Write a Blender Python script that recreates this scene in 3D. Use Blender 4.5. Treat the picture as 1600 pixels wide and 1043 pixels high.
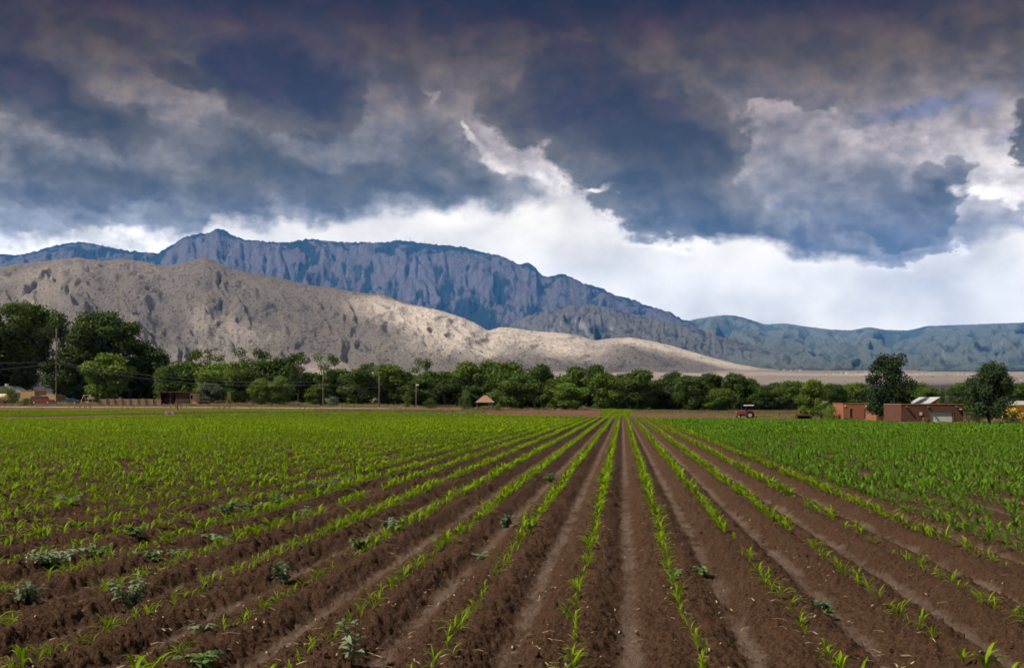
import bpy, math, random
import numpy as np
from mathutils import Vector

sc = bpy.context.scene
for o in list(bpy.data.objects):
    bpy.data.objects.remove(o)
COL = sc.collection

# ------------------------------------------------------------------ camera
H = 2.5                    # eye height above the field (standing on a ditch bank)
F = 1600 * 40.0 / 36.0     # focal length in photograph pixels
HY = 633.0                 # horizon line of the level field, in photograph pixels
cam_data = bpy.data.cameras.new('camera')
cam_data.lens = 40.0
cam_data.sensor_width = 36.0
cam_data.shift_y = (HY - 521.5) / 1600.0
cam_data.clip_start = 0.1
cam_data.clip_end = 80000.0
cam = bpy.data.objects.new('camera', cam_data)
cam.location = (0, 0, H)
cam.rotation_euler = (math.radians(90), 0, 0)
COL.objects.link(cam)
sc.camera = cam

# ------------------------------------------------------------------ exposure
EXPOSURE = 1.3
sc.view_settings.view_transform = 'Standard'
sc.view_settings.look = 'None'
sc.view_settings.exposure = EXPOSURE
sc.view_settings.gamma = 1.0
sc.view_settings.use_curve_mapping = False
sc.render.engine = 'CYCLES'
sc.cycles.use_denoising = True
sc.cycles.use_adaptive_sampling = True
sc.cycles.adaptive_threshold = 0.02
sc.cycles.adaptive_min_samples = 12
sc.cycles.max_bounces = 6
sc.cycles.diffuse_bounces = 3
sc.cycles.glossy_bounces = 2
sc.cycles.transmission_bounces = 4
sc.cycles.volume_bounces = 1
sc.cycles.transparent_max_bounces = 16
sc.cycles.sample_clamp_indirect = 4.0

# ------------------------------------------------------------------ sun
SUN_EL, SUN_AZ = math.radians(50), math.radians(250)   # azimuth clockwise from +Y (view direction)
S = Vector((math.sin(SUN_AZ) * math.cos(SUN_EL), math.cos(SUN_AZ) * math.cos(SUN_EL), math.sin(SUN_EL)))
sun_data = bpy.data.lights.new('sun', 'SUN')
sun_data.energy = 5.0
sun_data.angle = math.radians(2.5)   # veiled by thin cloud
sun_data.color = (1.0, 0.93, 0.83)
sun = bpy.data.objects.new('sun', sun_data)
sun.rotation_euler = S.to_track_quat('Z', 'Y').to_euler()
sun.location = (0, -50, 200)
COL.objects.link(sun)

def lin(r, g, b):
    f = lambda c: c / 12.92 if c <= 0.04045 else ((c + 0.055) / 1.055) ** 2.4
    return (f(r / 255.0), f(g / 255.0), f(b / 255.0))

# ------------------------------------------------------------------ node helpers
class Tree:
    """small expression builder for shader nodes"""
    def __init__(self, nt):
        self.nt = nt
    def new(self, t, **kw):
        n = self.nt.nodes.new(t)
        for k, v in kw.items():
            setattr(n, k, v)
        return n
    def put(self, sock, v):
        if isinstance(v, bpy.types.NodeSocket):
            self.nt.links.new(v, sock)
        elif v is not None:
            if isinstance(v, (tuple, list)) and len(v) == 3 and sock.type == 'RGBA':
                v = tuple(v) + (1.0,)
            sock.default_value = v
    def m(self, op, a, b=None, c=None, clamp=False):
        n = self.new('ShaderNodeMath', operation=op, use_clamp=clamp)
        for i, v in enumerate((a, b, c)):
            if v is not None:
                self.put(n.inputs[i], v)
        return n.outputs[0]
    def step(self, v, lo, hi, a=0.0, b=1.0, mode='SMOOTHSTEP'):
        n = self.new('ShaderNodeMapRange', interpolation_type=mode)
        for i, q in enumerate((v, lo, hi, a, b)):
            self.put(n.inputs[i], q)
        return n.outputs[0]
    def noise(self, vec, scale, detail=4, rough=0.55, dist=0.0, out=0):
        n = self.new('ShaderNodeTexNoise')
        self.put(n.inputs['Vector'], vec)
        n.inputs['Scale'].default_value = scale
        n.inputs['Detail'].default_value = detail
        n.inputs['Roughness'].default_value = rough
        n.inputs['Distortion'].default_value = dist
        return n.outputs[out]
    def vor(self, vec, scale, out=0, rand=1.0, feature='F1'):
        n = self.new('ShaderNodeTexVoronoi', feature=feature)
        self.put(n.inputs['Vector'], vec)
        n.inputs['Scale'].default_value = scale
        n.inputs['Randomness'].default_value = rand
        return n.outputs[out]
    def mix(self, f, a, b, blend='MIX'):
        n = self.new('ShaderNodeMix', data_type='RGBA', blend_type=blend)
        self.put(n.inputs[0], f)
        self.put(n.inputs[6], a)
        self.put(n.inputs[7], b)
        return n.outputs[2]
    def ramp(self, f, stops, interp='LINEAR'):
        n = self.new('ShaderNodeValToRGB')
        cr = n.color_ramp
        cr.interpolation = interp
        while len(cr.elements) > 1:
            cr.elements.remove(cr.elements[-1])
        cr.elements[0].position = stops[0][0]
        cr.elements[0].color = tuple(stops[0][1]) + (1,)
        for p, c in stops[1:]:
            el = cr.elements.new(p)
            el.color = tuple(c) + (1,)
        self.put(n.inputs[0], f)
        return n.outputs[0]
    def sep(self, v):
        n = self.new('ShaderNodeSeparateXYZ')
        self.put(n.inputs[0], v)
        return n.outputs
    def com(self, x, y, z):
        n = self.new('ShaderNodeCombineXYZ')
        for i, q in enumerate((x, y, z)):
            self.put(n.inputs[i], q)
        return n.outputs[0]
    def vmul(self, v, s):
        n = self.new('ShaderNodeVectorMath', operation='MULTIPLY')
        self.put(n.inputs[0], v)
        n.inputs[1].default_value = s
        return n.outputs[0]
# ------------------------------------------------------------------ world: clear sky behind a broken storm-cloud deck
world = bpy.data.worlds.new('World')
sc.world = world
world.use_nodes = True
wn = world.node_tree
wn.nodes.clear()
T = Tree(wn)
SKY_STRENGTH = 0.1
sky = T.new('ShaderNodeTexSky', sky_type='NISHITA', sun_disc=False)
sky.sun_elevation = SUN_EL
sky.sun_rotation = SUN_AZ
sky.altitude = 1500
tc = T.new('ShaderNodeTexCoord')
D3 = tc.outputs['Generated']
dx, dy, dz = T.sep(D3)
hyp = T.m('SQRT', T.m('ADD', T.m('MULTIPLY', dx, dx), T.m('MULTIPLY', dy, dy)))
az = T.m('ARCTAN2', dx, dy)
el = T.m('ARCTAN2', dz, hyp)
# angles in units of 1/1000 of the lens' focal length so that the numbers below are readable
def ang(px, py):
    a = math.atan((px - 800) / F)
    e = math.atan((HY - py) / F * math.cos(a))
    return a * F / 1000, e * F / 1000
A = T.m('MULTIPLY', az, F / 1000)
E = T.m('MULTIPLY', el, F / 1000)
NV = T.vmul(D3, (1.0, 1.0, 1.35))
nW = T.sep(T.noise(NV, 4.5, 2, 0.5, out=1))
nD = T.sep(T.noise(NV, 18.0, 7, 0.55, out=1))
nF = T.sep(T.noise(NV, 70.0, 4, 0.55, out=1))
def warp(base, i, k1, k2, k3):
    s = T.m('MULTIPLY_ADD', T.m('SUBTRACT', nW[i], 0.5), k1, base)
    s = T.m('MULTIPLY_ADD', T.m('SUBTRACT', nD[i], 0.5), k2, s)
    return T.m('MULTIPLY_ADD', T.m('SUBTRACT', nF[i], 0.5), k3, s)
AW = warp(A, 0, 0.06, 0.10, 0.03)
EW = warp(E, 1, 0.03, 0.08, 0.03)
def blobs(lst, vec):
    acc = None
    for px, py, rx, ry, w, rot in lst:
        ca, ce = ang(px, py)
        mp = T.new('ShaderNodeMapping', vector_type='TEXTURE')
        mp.inputs['Location'].default_value = (ca, ce, 0)
        mp.inputs['Rotation'].default_value = (0, 0, math.radians(rot))
        mp.inputs['Scale'].default_value = (rx / 1000.0, ry / 1000.0, 1e6)
        T.put(mp.inputs['Vector'], vec if acc is None else T.com(AW, EW, acc))   # evaluated one after the other
        d = T.new('ShaderNodeVectorMath', operation='DOT_PRODUCT')
        T.put(d.inputs[0], mp.outputs[0])
        T.put(d.inputs[1], mp.outputs[0])
        g = T.m('POWER', 0.36788, d.outputs['Value'])
        acc = T.m('MULTIPLY', g, w) if acc is None else T.m('MULTIPLY_ADD', g, w, acc)
    return acc

QV = T.com(AW, EW, 0.0)
# flat cloud base: height of the base along the horizon
fc = T.new('ShaderNodeFloatCurve')
cv = fc.mapping.curves[0]
base = [(-400, 410), (0, 435), (240, 430), (300, 395), (325, 350), (400, 352), (470, 362), (540, 350), (640, 342), (740, 338), (830, 338), (870, 326), (900, 312), (930, 322),
        (955, 352), (990, 368), (1080, 385), (1150, 372), (1230, 392), (1320, 398), (1400, 412), (1480, 408), (1530, 395), (1570, 375), (1640, 370), (2000, 400)]
pts = [((ang(px, py)[0] + 1.0) / 2.0, ang(px, py)[1]) for px, py in base]
while len(cv.points) > 2:
    cv.points.remove(cv.points[1])
cv.points[0].location = pts[0]
cv.points[-1].location = pts[-1]
for p in pts[1:-1]:
    cv.points.new(*p)
fc.mapping.update()
T.put(fc.inputs['Value'], T.m('MULTIPLY_ADD', AW, 0.5, 0.5))
above = T.m('SUBTRACT', EW, fc.outputs[0])
covered = T.step(above, -0.012, 0.022)
v16 = T.vor(T.com(T.m('ADD', AW, 3.0), T.m('MULTIPLY', EW, 1.25), 0.0), 15.0)
v40 = T.vor(T.com(T.m('ADD', AW, 7.0), T.m('MULTIPLY', EW, 1.25), 0.0), 38.0)
ragged = T.m('ADD', T.m('MULTIPLY', T.m('SUBTRACT', nD[2], 0.5), 1.0), T.m('MULTIPLY', T.m('SUBTRACT', nF[2], 0.5), 0.65))
ragged = T.m('MULTIPLY_ADD', T.m('SUBTRACT', 0.42, v16), 0.55, ragged)
ragged = T.m('MULTIPLY_ADD', T.m('SUBTRACT', 0.42, v40), 0.34, ragged)
G = 2.0 ** -EXPOSURE
def sk(r, g, b, k=1.0):
    l = lin(r, g, b)
    return tuple(c * G * k for c in l)
def rpos(py):
    return ang(800, py)[1] / 0.8
EL = T.m('MULTIPLY', EW, 1 / 0.8)
def clear_of_air(py, c):
    """colour of the cloud itself, before the blue valley air in front of it is added"""
    k = c[3] if len(c) > 3 else 1.0
    e = max(0.03, math.atan((HY - py) / F))
    path = min(22000.0, 2150.0 / math.sin(e))
    air = 0.072 * (1 - math.exp(-path / 9000.0)) / 0.49
    through = math.exp(-2.3e-5 * path)
    l = [x * k for x in lin(*c[:3])]
    return tuple(max(0.30 * v, v - a * air) / through * G for v, a in zip(l, (0.20, 0.42, 0.95)))
def by_height(*stops):       # colour as a function of height above the horizon
    return T.ramp(EL, sorted((max(0.0, min(1.0, rpos(py))), clear_of_air(py, c)) for py, c in stops))
# high veil behind everything: brighter toward the horizon, dark under the storm above
veil = by_height((620, (255, 254, 252, 1.15)), (400, (252, 249, 248, 1.1)), (310, (238, 231, 231)), (240, (190, 181, 185)), (170, (134, 124, 128)), (100, (100, 91, 94)), (30, (70, 62, 65)), (-60, (52, 46, 49)))
patchy = T.step(T.m('ADD', nD[1], T.m('MULTIPLY', T.m('SUBTRACT', nW[2], .5), .8)), .3, .72, .72, 1.2)
cloud = T.mix(1.0, veil, T.com(patchy, patchy, patchy), 'MULTIPLY')
# openings to the blue
blue = T.step(T.m('ADD', blobs([(1445, 172, 120, 16, 1.0, 3), (1590, 205, 50, 14, .8, 0), (1265, 188, 26, 9, .7, 0)], QV), T.m('MULTIPLY', ragged, 0.35)), 0.25, 1.0, 0.0, 0.6)
cloud = T.mix(blue, cloud, T.vmul(sky.outputs[0], (0.022, 0.019, 0.026)))

def body(lst, edge, core, soft_edge=.16, thr=.42, rag=.6, depth=(.45, 1.25)):
    """one cloud mass: lumpy outline, pale thin rim, darker thick middle"""
    global cloud
    f = T.m('MULTIPLY_ADD', ragged, rag, blobs(lst, QV))
    mask = T.step(f, thr - soft_edge, thr + soft_edge)
    inner = T.step(T.m('MULTIPLY_ADD', ragged, .35, f), *depth)
    cloud = T.mix(mask, cloud, T.mix(inner, edge, core))
bank_e = lambda: by_height((420, (192, 198, 212)), (350, (160, 166, 180)), (290, (146, 147, 156)), (220, (134, 131, 137)), (150, (104, 99, 103)), (60, (76, 70, 73)), (0, (52, 46, 49)))
bank_c = lambda: by_height((420, (110, 120, 148)), (350, (92, 101, 126)), (290, (98, 102, 114)), (220, (92, 93, 100)), (150, (72, 70, 75)), (60, (54, 50, 54)), (0, (40, 36, 39)))
heap_e = lambda: by_height((410, (150, 158, 180)), (350, (182, 181, 190)), (260, (196, 186, 189)), (180, (170, 158, 162)), (120, (120, 111, 115)))
heap_c = lambda: by_height((410, (98, 110, 140)), (370, (104, 114, 140)), (310, (136, 138, 150)), (250, (150, 146, 153)), (190, (138, 130, 135)), (120, (96, 90, 95)))
dark_e = lambda: by_height((400, (150, 156, 172)), (320, (124, 126, 136)), (240, (110, 108, 114)), (160, (96, 92, 97)), (80, (72, 67, 71)), (0, (50, 45, 48)))
dark_c = lambda: by_height((400, (92, 104, 134)), (330, (90, 98, 118)), (250, (82, 84, 93)), (170, (74, 71, 75)), (90, (60, 55, 57)), (0, (46, 38, 38)))
# rain-dark bank along the left
body([(40, 300, 150, 70, .8, 0), (220, 290, 160, 62, .8, 0), (410, 285, 170, 75, .9, 0), (600, 292, 150, 55, .9, -4), (745, 290, 105, 42, .85, -6), (570, 215, 120, 60, .55, 0), (350, 215, 120, 45, .5, 0),
      (60, 225, 120, 40, .45, -10), (690, 220, 70, 45, .55, -20)], bank_e(), bank_c(), soft_edge=.22, depth=(.5, 1.35))
# paler rain veils inside the bank
veils = T.step(T.m('MULTIPLY_ADD', ragged, .6, blobs([(255, 230, 70, 32, .8, 10), (590, 235, 100, 30, .8, -6), (690, 275, 60, 24, .5, 0), (60, 330, 110, 28, .6, 0), (480, 240, 60, 24, .5, 0), (30, 200, 60, 20, .4, 0)], QV)), .2, .95, 0, .75)
cloud = T.mix(veils, cloud, bank_e())
# lit heap of cumulus on the right
body([(1210, 225, 75, 55, .8, 0), (1310, 245, 90, 52, .8, -10), (1405, 258, 62, 44, .75, 0), (1190, 300, 110, 60, .8, 0), (1310, 330, 130, 52, .9, 0), (1430, 335, 95, 58, .9, 0), (1400, 385, 100, 25, .6, 0),
      (1575, 345, 60, 40, .6, 0)], heap_e(), heap_c(), soft_edge=.10, rag=.7)
body([(1490, 275, 36, 36, 1.0, 0), (1478, 320, 34, 40, .8, 0)], heap_c(), dark_c(), soft_edge=.10, rag=.6)
# the big dark mass in the middle
body([(890, 105, 60, 55, .8, 0), (930, 185, 95, 70, .8, 0), (1030, 165, 110, 65, .75, -10), (1000, 260, 100, 72, .85, 0), (1080, 325, 110, 50, .95, -8), (1100, 235, 70, 62, .6, 0), (1190, 360, 110, 26, .95, -6), (1310, 378, 80, 18, .7, 0),
      (800, 175, 75, 42, .7, -15), (1430, 392, 85, 16, .8, 0)], dark_e(), dark_c(), soft_edge=.14)
# dark knot upper left of centre, and the corner
body([(455, 85, 100, 58, 1.0, 0), (510, 150, 62, 34, .9, 0), (400, 130, 66, 50, .8, 0), (335, 75, 46, 38, .7, 0), (245, 112, 60, 22, .75, -20), (470, 200, 110, 30, .55, 0)],
     by_height((210, (100, 98, 104)), (100, (80, 75, 79)), (0, (60, 54, 57))), by_height((230, (78, 80, 90)), (160, (70, 67, 69)), (80, (62, 58, 58)), (0, (52, 45, 43))), soft_edge=.12)
body([(5, 60, 72, 115, 1.0, 0), (75, 145, 75, 42, .8, -20), (150, 190, 85, 36, .8, -20), (215, 190, 40, 30, .6, 0)],
     by_height((220, (112, 110, 117)), (120, (88, 83, 88)), (0, (58, 52, 56))), by_height((220, (84, 86, 97)), (140, (66, 61, 65)), (0, (54, 44, 46))), soft_edge=.16)
body([(800, -25, 1500, 62, 1.3, 0)], by_height((60, (68, 60, 60)), (0, (56, 46, 44))), by_height((60, (56, 49, 48)), (0, (50, 40, 36))), soft_edge=.4, thr=.6)
body([(1606, 215, 24, 62, 1.1, 0)], dark_e(), dark_c(), soft_edge=.1)
# sunlit cracks between the masses
bright = by_height((380, (255, 252, 250, 1.1)), (290, (250, 244, 244)), (220, (226, 216, 214)), (140, (170, 158, 154)))
crack = blobs([(668, 155, 24, 12, .9, -45), (733, 203, 24, 9, 1.0, -60), (765, 236, 40, 13, 1.0, -48), (812, 262, 36, 11, .75, -38), (856, 282, 26, 13, 1.0, -10), (938, 296, 26, 9, .95, 0), (905, 318, 16, 16, .7, 30),
               (178, 362, 66, 24, 1.0, 0), (1555, 283, 45, 14, .9, 0), (1512, 378, 26, 22, .8, 0)], QV)
cloud = T.mix(T.step(T.m('MULTIPLY_ADD', T.m('MULTIPLY', ragged, T.m('MINIMUM', T.m('MULTIPLY', crack, 2.0), 1.0)), 1.2, crack), .22, 1.0), cloud, bright)
# folds in the cloud catch light from the upper right
off = T.new('ShaderNodeVectorMath', operation='ADD')
T.put(off.inputs[0], NV)
off.inputs[1].default_value = (0.009, 0.0, 0.017)
relief = T.m('MULTIPLY_ADD', T.m('SUBTRACT', T.noise(NV, 16.0, 7, 0.6), T.noise(off.outputs[0], 16.0, 7, 0.6)), 2.6, 1.0)
relief = T.m('MULTIPLY_ADD', T.m('SUBTRACT', 0.42, v40), 0.30, relief)
relief = T.m('MULTIPLY_ADD', T.m('SUBTRACT', 0.42, v16), 0.30, relief)
relief = T.m('MULTIPLY_ADD', T.m('SUBTRACT', nF[0], 0.5), 0.35, relief)
relief = T.m('MAXIMUM', T.m('MINIMUM', relief, 1.6), 0.65)
cloud = T.mix(1.0, cloud, T.com(relief, relief, relief), 'MULTIPLY')
# bright far haze sky under the cloud bases
puff = T.m('MULTIPLY_ADD', T.m('SUBTRACT', nW[0], 0.5), 0.9, T.m('MULTIPLY_ADD', T.m('SUBTRACT', nD[0], 0.5), 0.7, 0.42))
low = T.mix(T.step(puff, 0.25, 0.75), sk(255, 246, 231, 1.5), sk(226, 219, 210, 1.12))
low = T.mix(T.m('MULTIPLY', T.step(A, -0.25, -0.62), 0.55), low, sk(186, 192, 206, 1.1))
col = T.mix(covered, low, cloud)
bg = T.new('ShaderNodeBackground')
bg.inputs['Strength'].default_value = SKY_STRENGTH
T.put(bg.inputs['Color'], T.vmul(col, (1 / SKY_STRENGTH,) * 3))
wo = T.new('ShaderNodeOutputWorld')
wn.links.new(bg.outputs[0], wo.inputs['Surface'])
world.cycles.sampling_method = 'MANUAL'
world.cycles.sample_map_resolution = 256
# ------------------------------------------------------------------ numpy helpers
rng = np.random.default_rng(11)

def _hash(ix, iy, seed):
    h = (ix.astype(np.int64) * 374761393 + iy.astype(np.int64) * 668265263 + seed * 974634777) & 0xFFFFFFFF
    h = ((h ^ (h >> 13)) * 1274126177) & 0xFFFFFFFF
    return (h ^ (h >> 16)) & 0xFFFFFFFF

def perlin(x, y, seed=0):
    x0 = np.floor(x); y0 = np.floor(y)
    fx, fy = x - x0, y - y0
    u = fx * fx * fx * (fx * (fx * 6 - 15) + 10)
    v = fy * fy * fy * (fy * (fy * 6 - 15) + 10)
    def g(ix, iy, ax, ay):
        t = _hash(ix, iy, seed) * (2 * math.pi / 4294967296.0)
        return np.cos(t) * ax + np.sin(t) * ay
    a = g(x0, y0, fx, fy); b = g(x0 + 1, y0, fx - 1, fy)
    c = g(x0, y0 + 1, fx, fy - 1); d = g(x0 + 1, y0 + 1, fx - 1, fy - 1)
    return 1.5 * ((a * (1 - u) + b * u) * (1 - v) + (c * (1 - u) + d * u) * v)

def fbm(x, y, oct=5, seed=0, gain=0.5, lac=2.03):
    s = np.zeros_like(x); a = 1.0
    for k in range(oct):
        s += a * perlin(x, y, seed + 17 * k)
        x = x * lac + 3.1; y = y * lac + 7.7; a *= gain
    return s

def ridged(x, y, oct=5, seed=0, gain=0.5, lac=2.03):
    s = np.zeros_like(x); a = 1.0
    for k in range(oct):
        s += a * (1 - 2 * np.abs(perlin(x, y, seed + 23 * k)))
        x = x * lac + 5.3; y = y * lac + 1.9; a *= gain
    return s

def sstep(x, a, b):
    t = np.clip((x - a) / (b - a), 0, 1)
    return t * t * (3 - 2 * t)

def mesh_np(name, V, quads=None, tris=None, smooth=False):
    me = bpy.data.meshes.new(name)
    V = np.ascontiguousarray(V, dtype=np.float32)
    me.vertices.add(len(V))
    me.vertices.foreach_set('co', V.ravel())
    parts, starts, n = [], [], 0
    for f, k in ((quads, 4), (tris, 3)):
        if f is not None and len(f):
            f = np.ascontiguousarray(f, dtype=np.int32)
            parts.append(f.ravel())
            starts.append(n + np.arange(len(f), dtype=np.int32) * k)
            n += f.size
    loops = np.concatenate(parts); ls = np.concatenate(starts)
    me.loops.add(len(loops)); me.polygons.add(len(ls))
    me.loops.foreach_set('vertex_index', loops)
    me.polygons.foreach_set('loop_start', ls)
    me.polygons.foreach_set('use_smooth', np.full(len(ls), smooth, dtype=bool))
    me.update(calc_edges=True)
    me.validate()
    return me

def grid_quads(nr, nc):
    i = np.arange(nr - 1)[:, None] * nc + np.arange(nc - 1)[None, :]
    i = i.ravel()
    return np.stack([i, i + 1, i + nc + 1, i + nc], 1)

def obj(name, me, mat=None, parent=None, loc=None, label=None, cat=None, group=None, kind=None):
    o = bpy.data.objects.new(name, me)
    COL.objects.link(o)
    if mat is not None and me is not None and len(me.materials) == 0:
        me.materials.append(mat)
    if parent is not None: o.parent = parent
    if loc is not None: o.location = loc
    if label: o['label'] = label
    if cat: o['category'] = cat
    if group: o['group'] = group
    if kind: o['kind'] = kind
    return o

def material(name, build, rough=0.9):
    m = bpy.data.materials.new(name)
    m.use_nodes = True
    nt = m.node_tree
    nt.nodes.clear()
    t = Tree(nt)
    out = t.new('ShaderNodeOutputMaterial')
    sh = build(t)
    nt.links.new(sh, out.inputs['Surface'])
    return m

def pbsdf(t, col, rough=0.9, normal=None, spec=0.2, metal=0.0):
    b = t.new('ShaderNodeBsdfPrincipled')
    t.put(b.inputs['Base Color'], col)
    t.put(b.inputs['Roughness'], rough)
    b.inputs['Specular IOR Level'].default_value = spec
    b.inputs['Metallic'].default_value = metal
    if normal is not None:
        t.put(b.inputs['Normal'], normal)
    return b.outputs[0]

def bump(t, h, dist, strength=1.0):
    n = t.new('ShaderNodeBump')
    n.inputs['Strength'].default_value = strength
    n.inputs['Distance'].default_value = dist
    t.put(n.inputs['Height'], h)
    return n.outputs[0]

def wpos(t):
    return t.new('ShaderNodeNewGeometry').outputs['Position']

def plain(name, col, rough=0.8, var=0.15, scale=1.5, spec=0.2, metal=0.0):
    def b(t):
        n = t.noise(wpos(t), scale, 5, 0.6)
        c = t.mix(n, tuple(x * (1 - var) for x in col), tuple(min(1, x * (1 + var)) for x in col))
        return pbsdf(t, c, rough, spec=spec, metal=metal)
    return material(name, b)

# ------------------------------------------------------------------ terrain
SLOPE_X = np.array([-400, 0, 300, 600, 850, 1150, 1600, 2000.])
SLOPE_V = np.array([.030, .030, .028, .021, .012, .009, .006, .006])
FAR_Y = np.array([0, 420, 900, 1500, 3000, 5000, 7000, 9000, 14000, 20000.])
FAR_Z = np.array([0, 0, 9, 20, 55, 124, 218, 235, 210, 150.])

def zground(X, Y):
    """height of the land: level field, gentle rise to the far side, then the long fan up to the mountains"""
    X = np.asarray(X, float); Y = np.asarray(Y, float)
    px = 800 + F * X / np.maximum(Y, 60.0)
    s = np.interp(px, SLOPE_X, SLOPE_V)
    rise = s * np.clip(Y - 200, 0, 170)
    return rise + np.interp(Y, FAR_Y, FAR_Z)

def hit(px, py, y0=60.0, y1=600.0):
    """the point of the land that stands at this place in the photograph"""
    Y = np.linspace(y0, y1, 4000)
    X = (px - 800) / F * Y
    z = zground(X, Y)
    py_g = HY - (z - H) / Y * F
    i = int(np.argmax(py_g <= py))
    return float(X[i]), float(Y[i]), float(z[i])

def at(px, Y):
    X = (px - 800) / F * Y
    return float(X), float(Y), float(zground(X, Y))

ROW_DIR = 172.0 / F          # rows run along (ROW_DIR, 1)
ROW_W = 1.26
ROW_0 = -0.536
RIGHT_R = 6.5                # the thicker stand of corn begins here

def rowcoord(X, Y):
    return X - ROW_DIR * Y

# soil -------------------------------------------------------------------------------
def soil_mat(t):
    p = wpos(t)
    x, y, z = t.sep(p)
    wob = t.noise(p, 0.8, 3, 0.5)
    r = t.m('MULTIPLY_ADD', y, -ROW_DIR, x)
    r = t.m('MULTIPLY_ADD', t.m('SUBTRACT', wob, 0.5), 0.22, r)
    ph = t.m('FRACT', t.m('MULTIPLY', t.m('SUBTRACT', r, ROW_0), 1 / ROW_W))
    mid = t.m('ABSOLUTE', t.m('SUBTRACT', ph, 0.5))          # 0 in the furrow, .5 at the plants
    crust_n = t.noise(p, 1.7, 6, 0.65)
    crust = t.m('MULTIPLY', t.step(t.m('MULTIPLY_ADD', t.m('SUBTRACT', crust_n, .5), -.25, mid), 0.13, 0.02), t.step(t.noise(p, 0.45, 5, .7), 0.34, 0.56))
    big = t.noise(p, 0.35, 4, 0.6)
    fine = t.noise(p, 22.0, 6, 0.7)
    c = t.mix(t.step(fine, .32, .68), (0.020, 0.0094, 0.0046), (0.104, 0.055, 0.030))  # low grain dark, high grain pale: crevice shade put into the soil colour
    c = t.mix(t.step(big, 0.35, 0.7, 0.0, 0.45), c, (0.084, 0.044, 0.024))
    pale = t.mix(fine, (0.085, 0.055, 0.039), (0.19, 0.132, 0.10))
    c = t.mix(t.m('MULTIPLY', crust, 0.92), c, pale)
    sp = t.vor(p, 26.0)
    spn = t.noise(p, 1.1, 2, 0.5)
    c = t.mix(t.m('MULTIPLY', t.step(sp, 0.10, 0.06), t.step(spn, 0.45, 0.6)), c, (0.30, 0.22, 0.14))
    h = t.m('ADD', t.m('MULTIPLY', fine, 0.6), t.m('MULTIPLY', t.noise(p, 70.0, 3, 0.6), 0.3))
    return pbsdf(t, c, 0.95, bump(t, h, 0.09, 1.0), spec=0.1)
M_SOIL = material('ploughed_soil', soil_mat)

def build_field():
    nr, nc = 400, 860
    d = np.linspace(1, 0, nr)
    dyv = 12.5 + (720 - 12.5) * d ** 1.12
    Y = (H * F / dyv)[:, None]
    Y = np.repeat(Y, nc, 1)
    u = np.linspace(-1, 1, nc)[None, :]
    X = u * (0.64 * Y + 2.0)
    r = rowcoord(X, Y) + 0.05 * fbm(X * .4, Y * .4, 2, 3)
    ph = (r - ROW_0) / ROW_W
    ph = np.abs(ph - np.round(ph)) * 2          # 0 at the plants, 1 in the furrow
    prof = 0.065 - 0.165 * sstep(ph, 0.30, 0.95) - 0.03 * np.exp(-((ph) / 0.12) ** 2)
    prof = np.where(rowcoord(X, Y) > RIGHT_R, prof * 0.25, prof)
    lod = 1 - sstep(Y, 45, 110)
    rough = (0.038 * fbm(X * 2.1, Y * 1.3, 3, 5) + 0.045 * np.maximum(0, fbm(X * 7, Y * 5, 3, 9)) + 0.036 * fbm(X * 19, Y * 13, 3, 29, gain=.6))
    clod = 0.03 * np.maximum(0, ridged(X * 4.5, Y * 3.6, 2, 41) - 0.55)
    shoulder = 0.5 + 0.7 * np.exp(-((ph - 0.5) / 0.35) ** 2)
    z = prof + (rough + clod) * shoulder * lod + 0.02 * fbm(X * .12, Y * .12, 2, 77)
    z += zground(X, Y)
    V = np.stack([X, Y, z], -1).reshape(-1, 3)
    o = obj('field_soil', mesh_np('field_soil', V, grid_quads(nr, nc), smooth=True), M_SOIL, kind='structure')
    return X, Y, z
FX, FY, FZ = build_field()

def zfield(X, Y):
    """surface of the ploughed rows, for standing things on it"""
    X = np.asarray(X, float); Y = np.asarray(Y, float)
    dyv = H * F / np.maximum(Y, 6.3)
    ni = FY.shape[0]
    ii = np.interp(-dyv, -(H * F / FY[:, 0]), np.arange(ni))
    i = np.clip(np.round(ii).astype(int), 0, ni - 1)
    nc = FX.shape[1]
    w = FX[i, -1]
    j = np.clip(np.round((X / w + 1) / 2 * (nc - 1)).astype(int), 0, nc - 1)
    return FZ[i, j]

# valley floor and fan -------------------------------------------------------------
def ground_mat(t):
    p = wpos(t)
    x, y, z = t.sep(p)
    n = t.noise(p, 0.06, 5, 0.6)
    n2 = t.noise(p, 1.2, 6, 0.7)
    near = t.mix(n2, (0.10, 0.085, 0.035), (0.20, 0.165, 0.075))
    near = t.mix(t.step(n, 0.45, 0.62), near, (0.085, 0.105, 0.028))
    s = t.new('ShaderNodeMapping')
    s.inputs['Scale'].default_value = (0.0009, 0.0035, 0.01)
    t.put(s.inputs['Vector'], p)
    f1 = t.noise(s.outputs[0], 1.0, 6, 0.6)
    f2 = t.noise(p, 0.02, 5, 0.7)
    far = t.mix(f1, (0.35, 0.275, 0.225), (0.47, 0.39, 0.33))
    far = t.mix(t.step(f1, 0.56, 0.66, 0, .55), far, (0.29, 0.215, 0.18))
    far = t.mix(t.step(f2, 0.52, 0.68, 0, .5), far, (0.22, 0.19, 0.145))
    c = t.mix(t.step(y, 450, 900), near, far)
    return pbsdf(t, c, 0.95, spec=0.1)
M_GROUND = material('dry_valley_ground', ground_mat)

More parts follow.
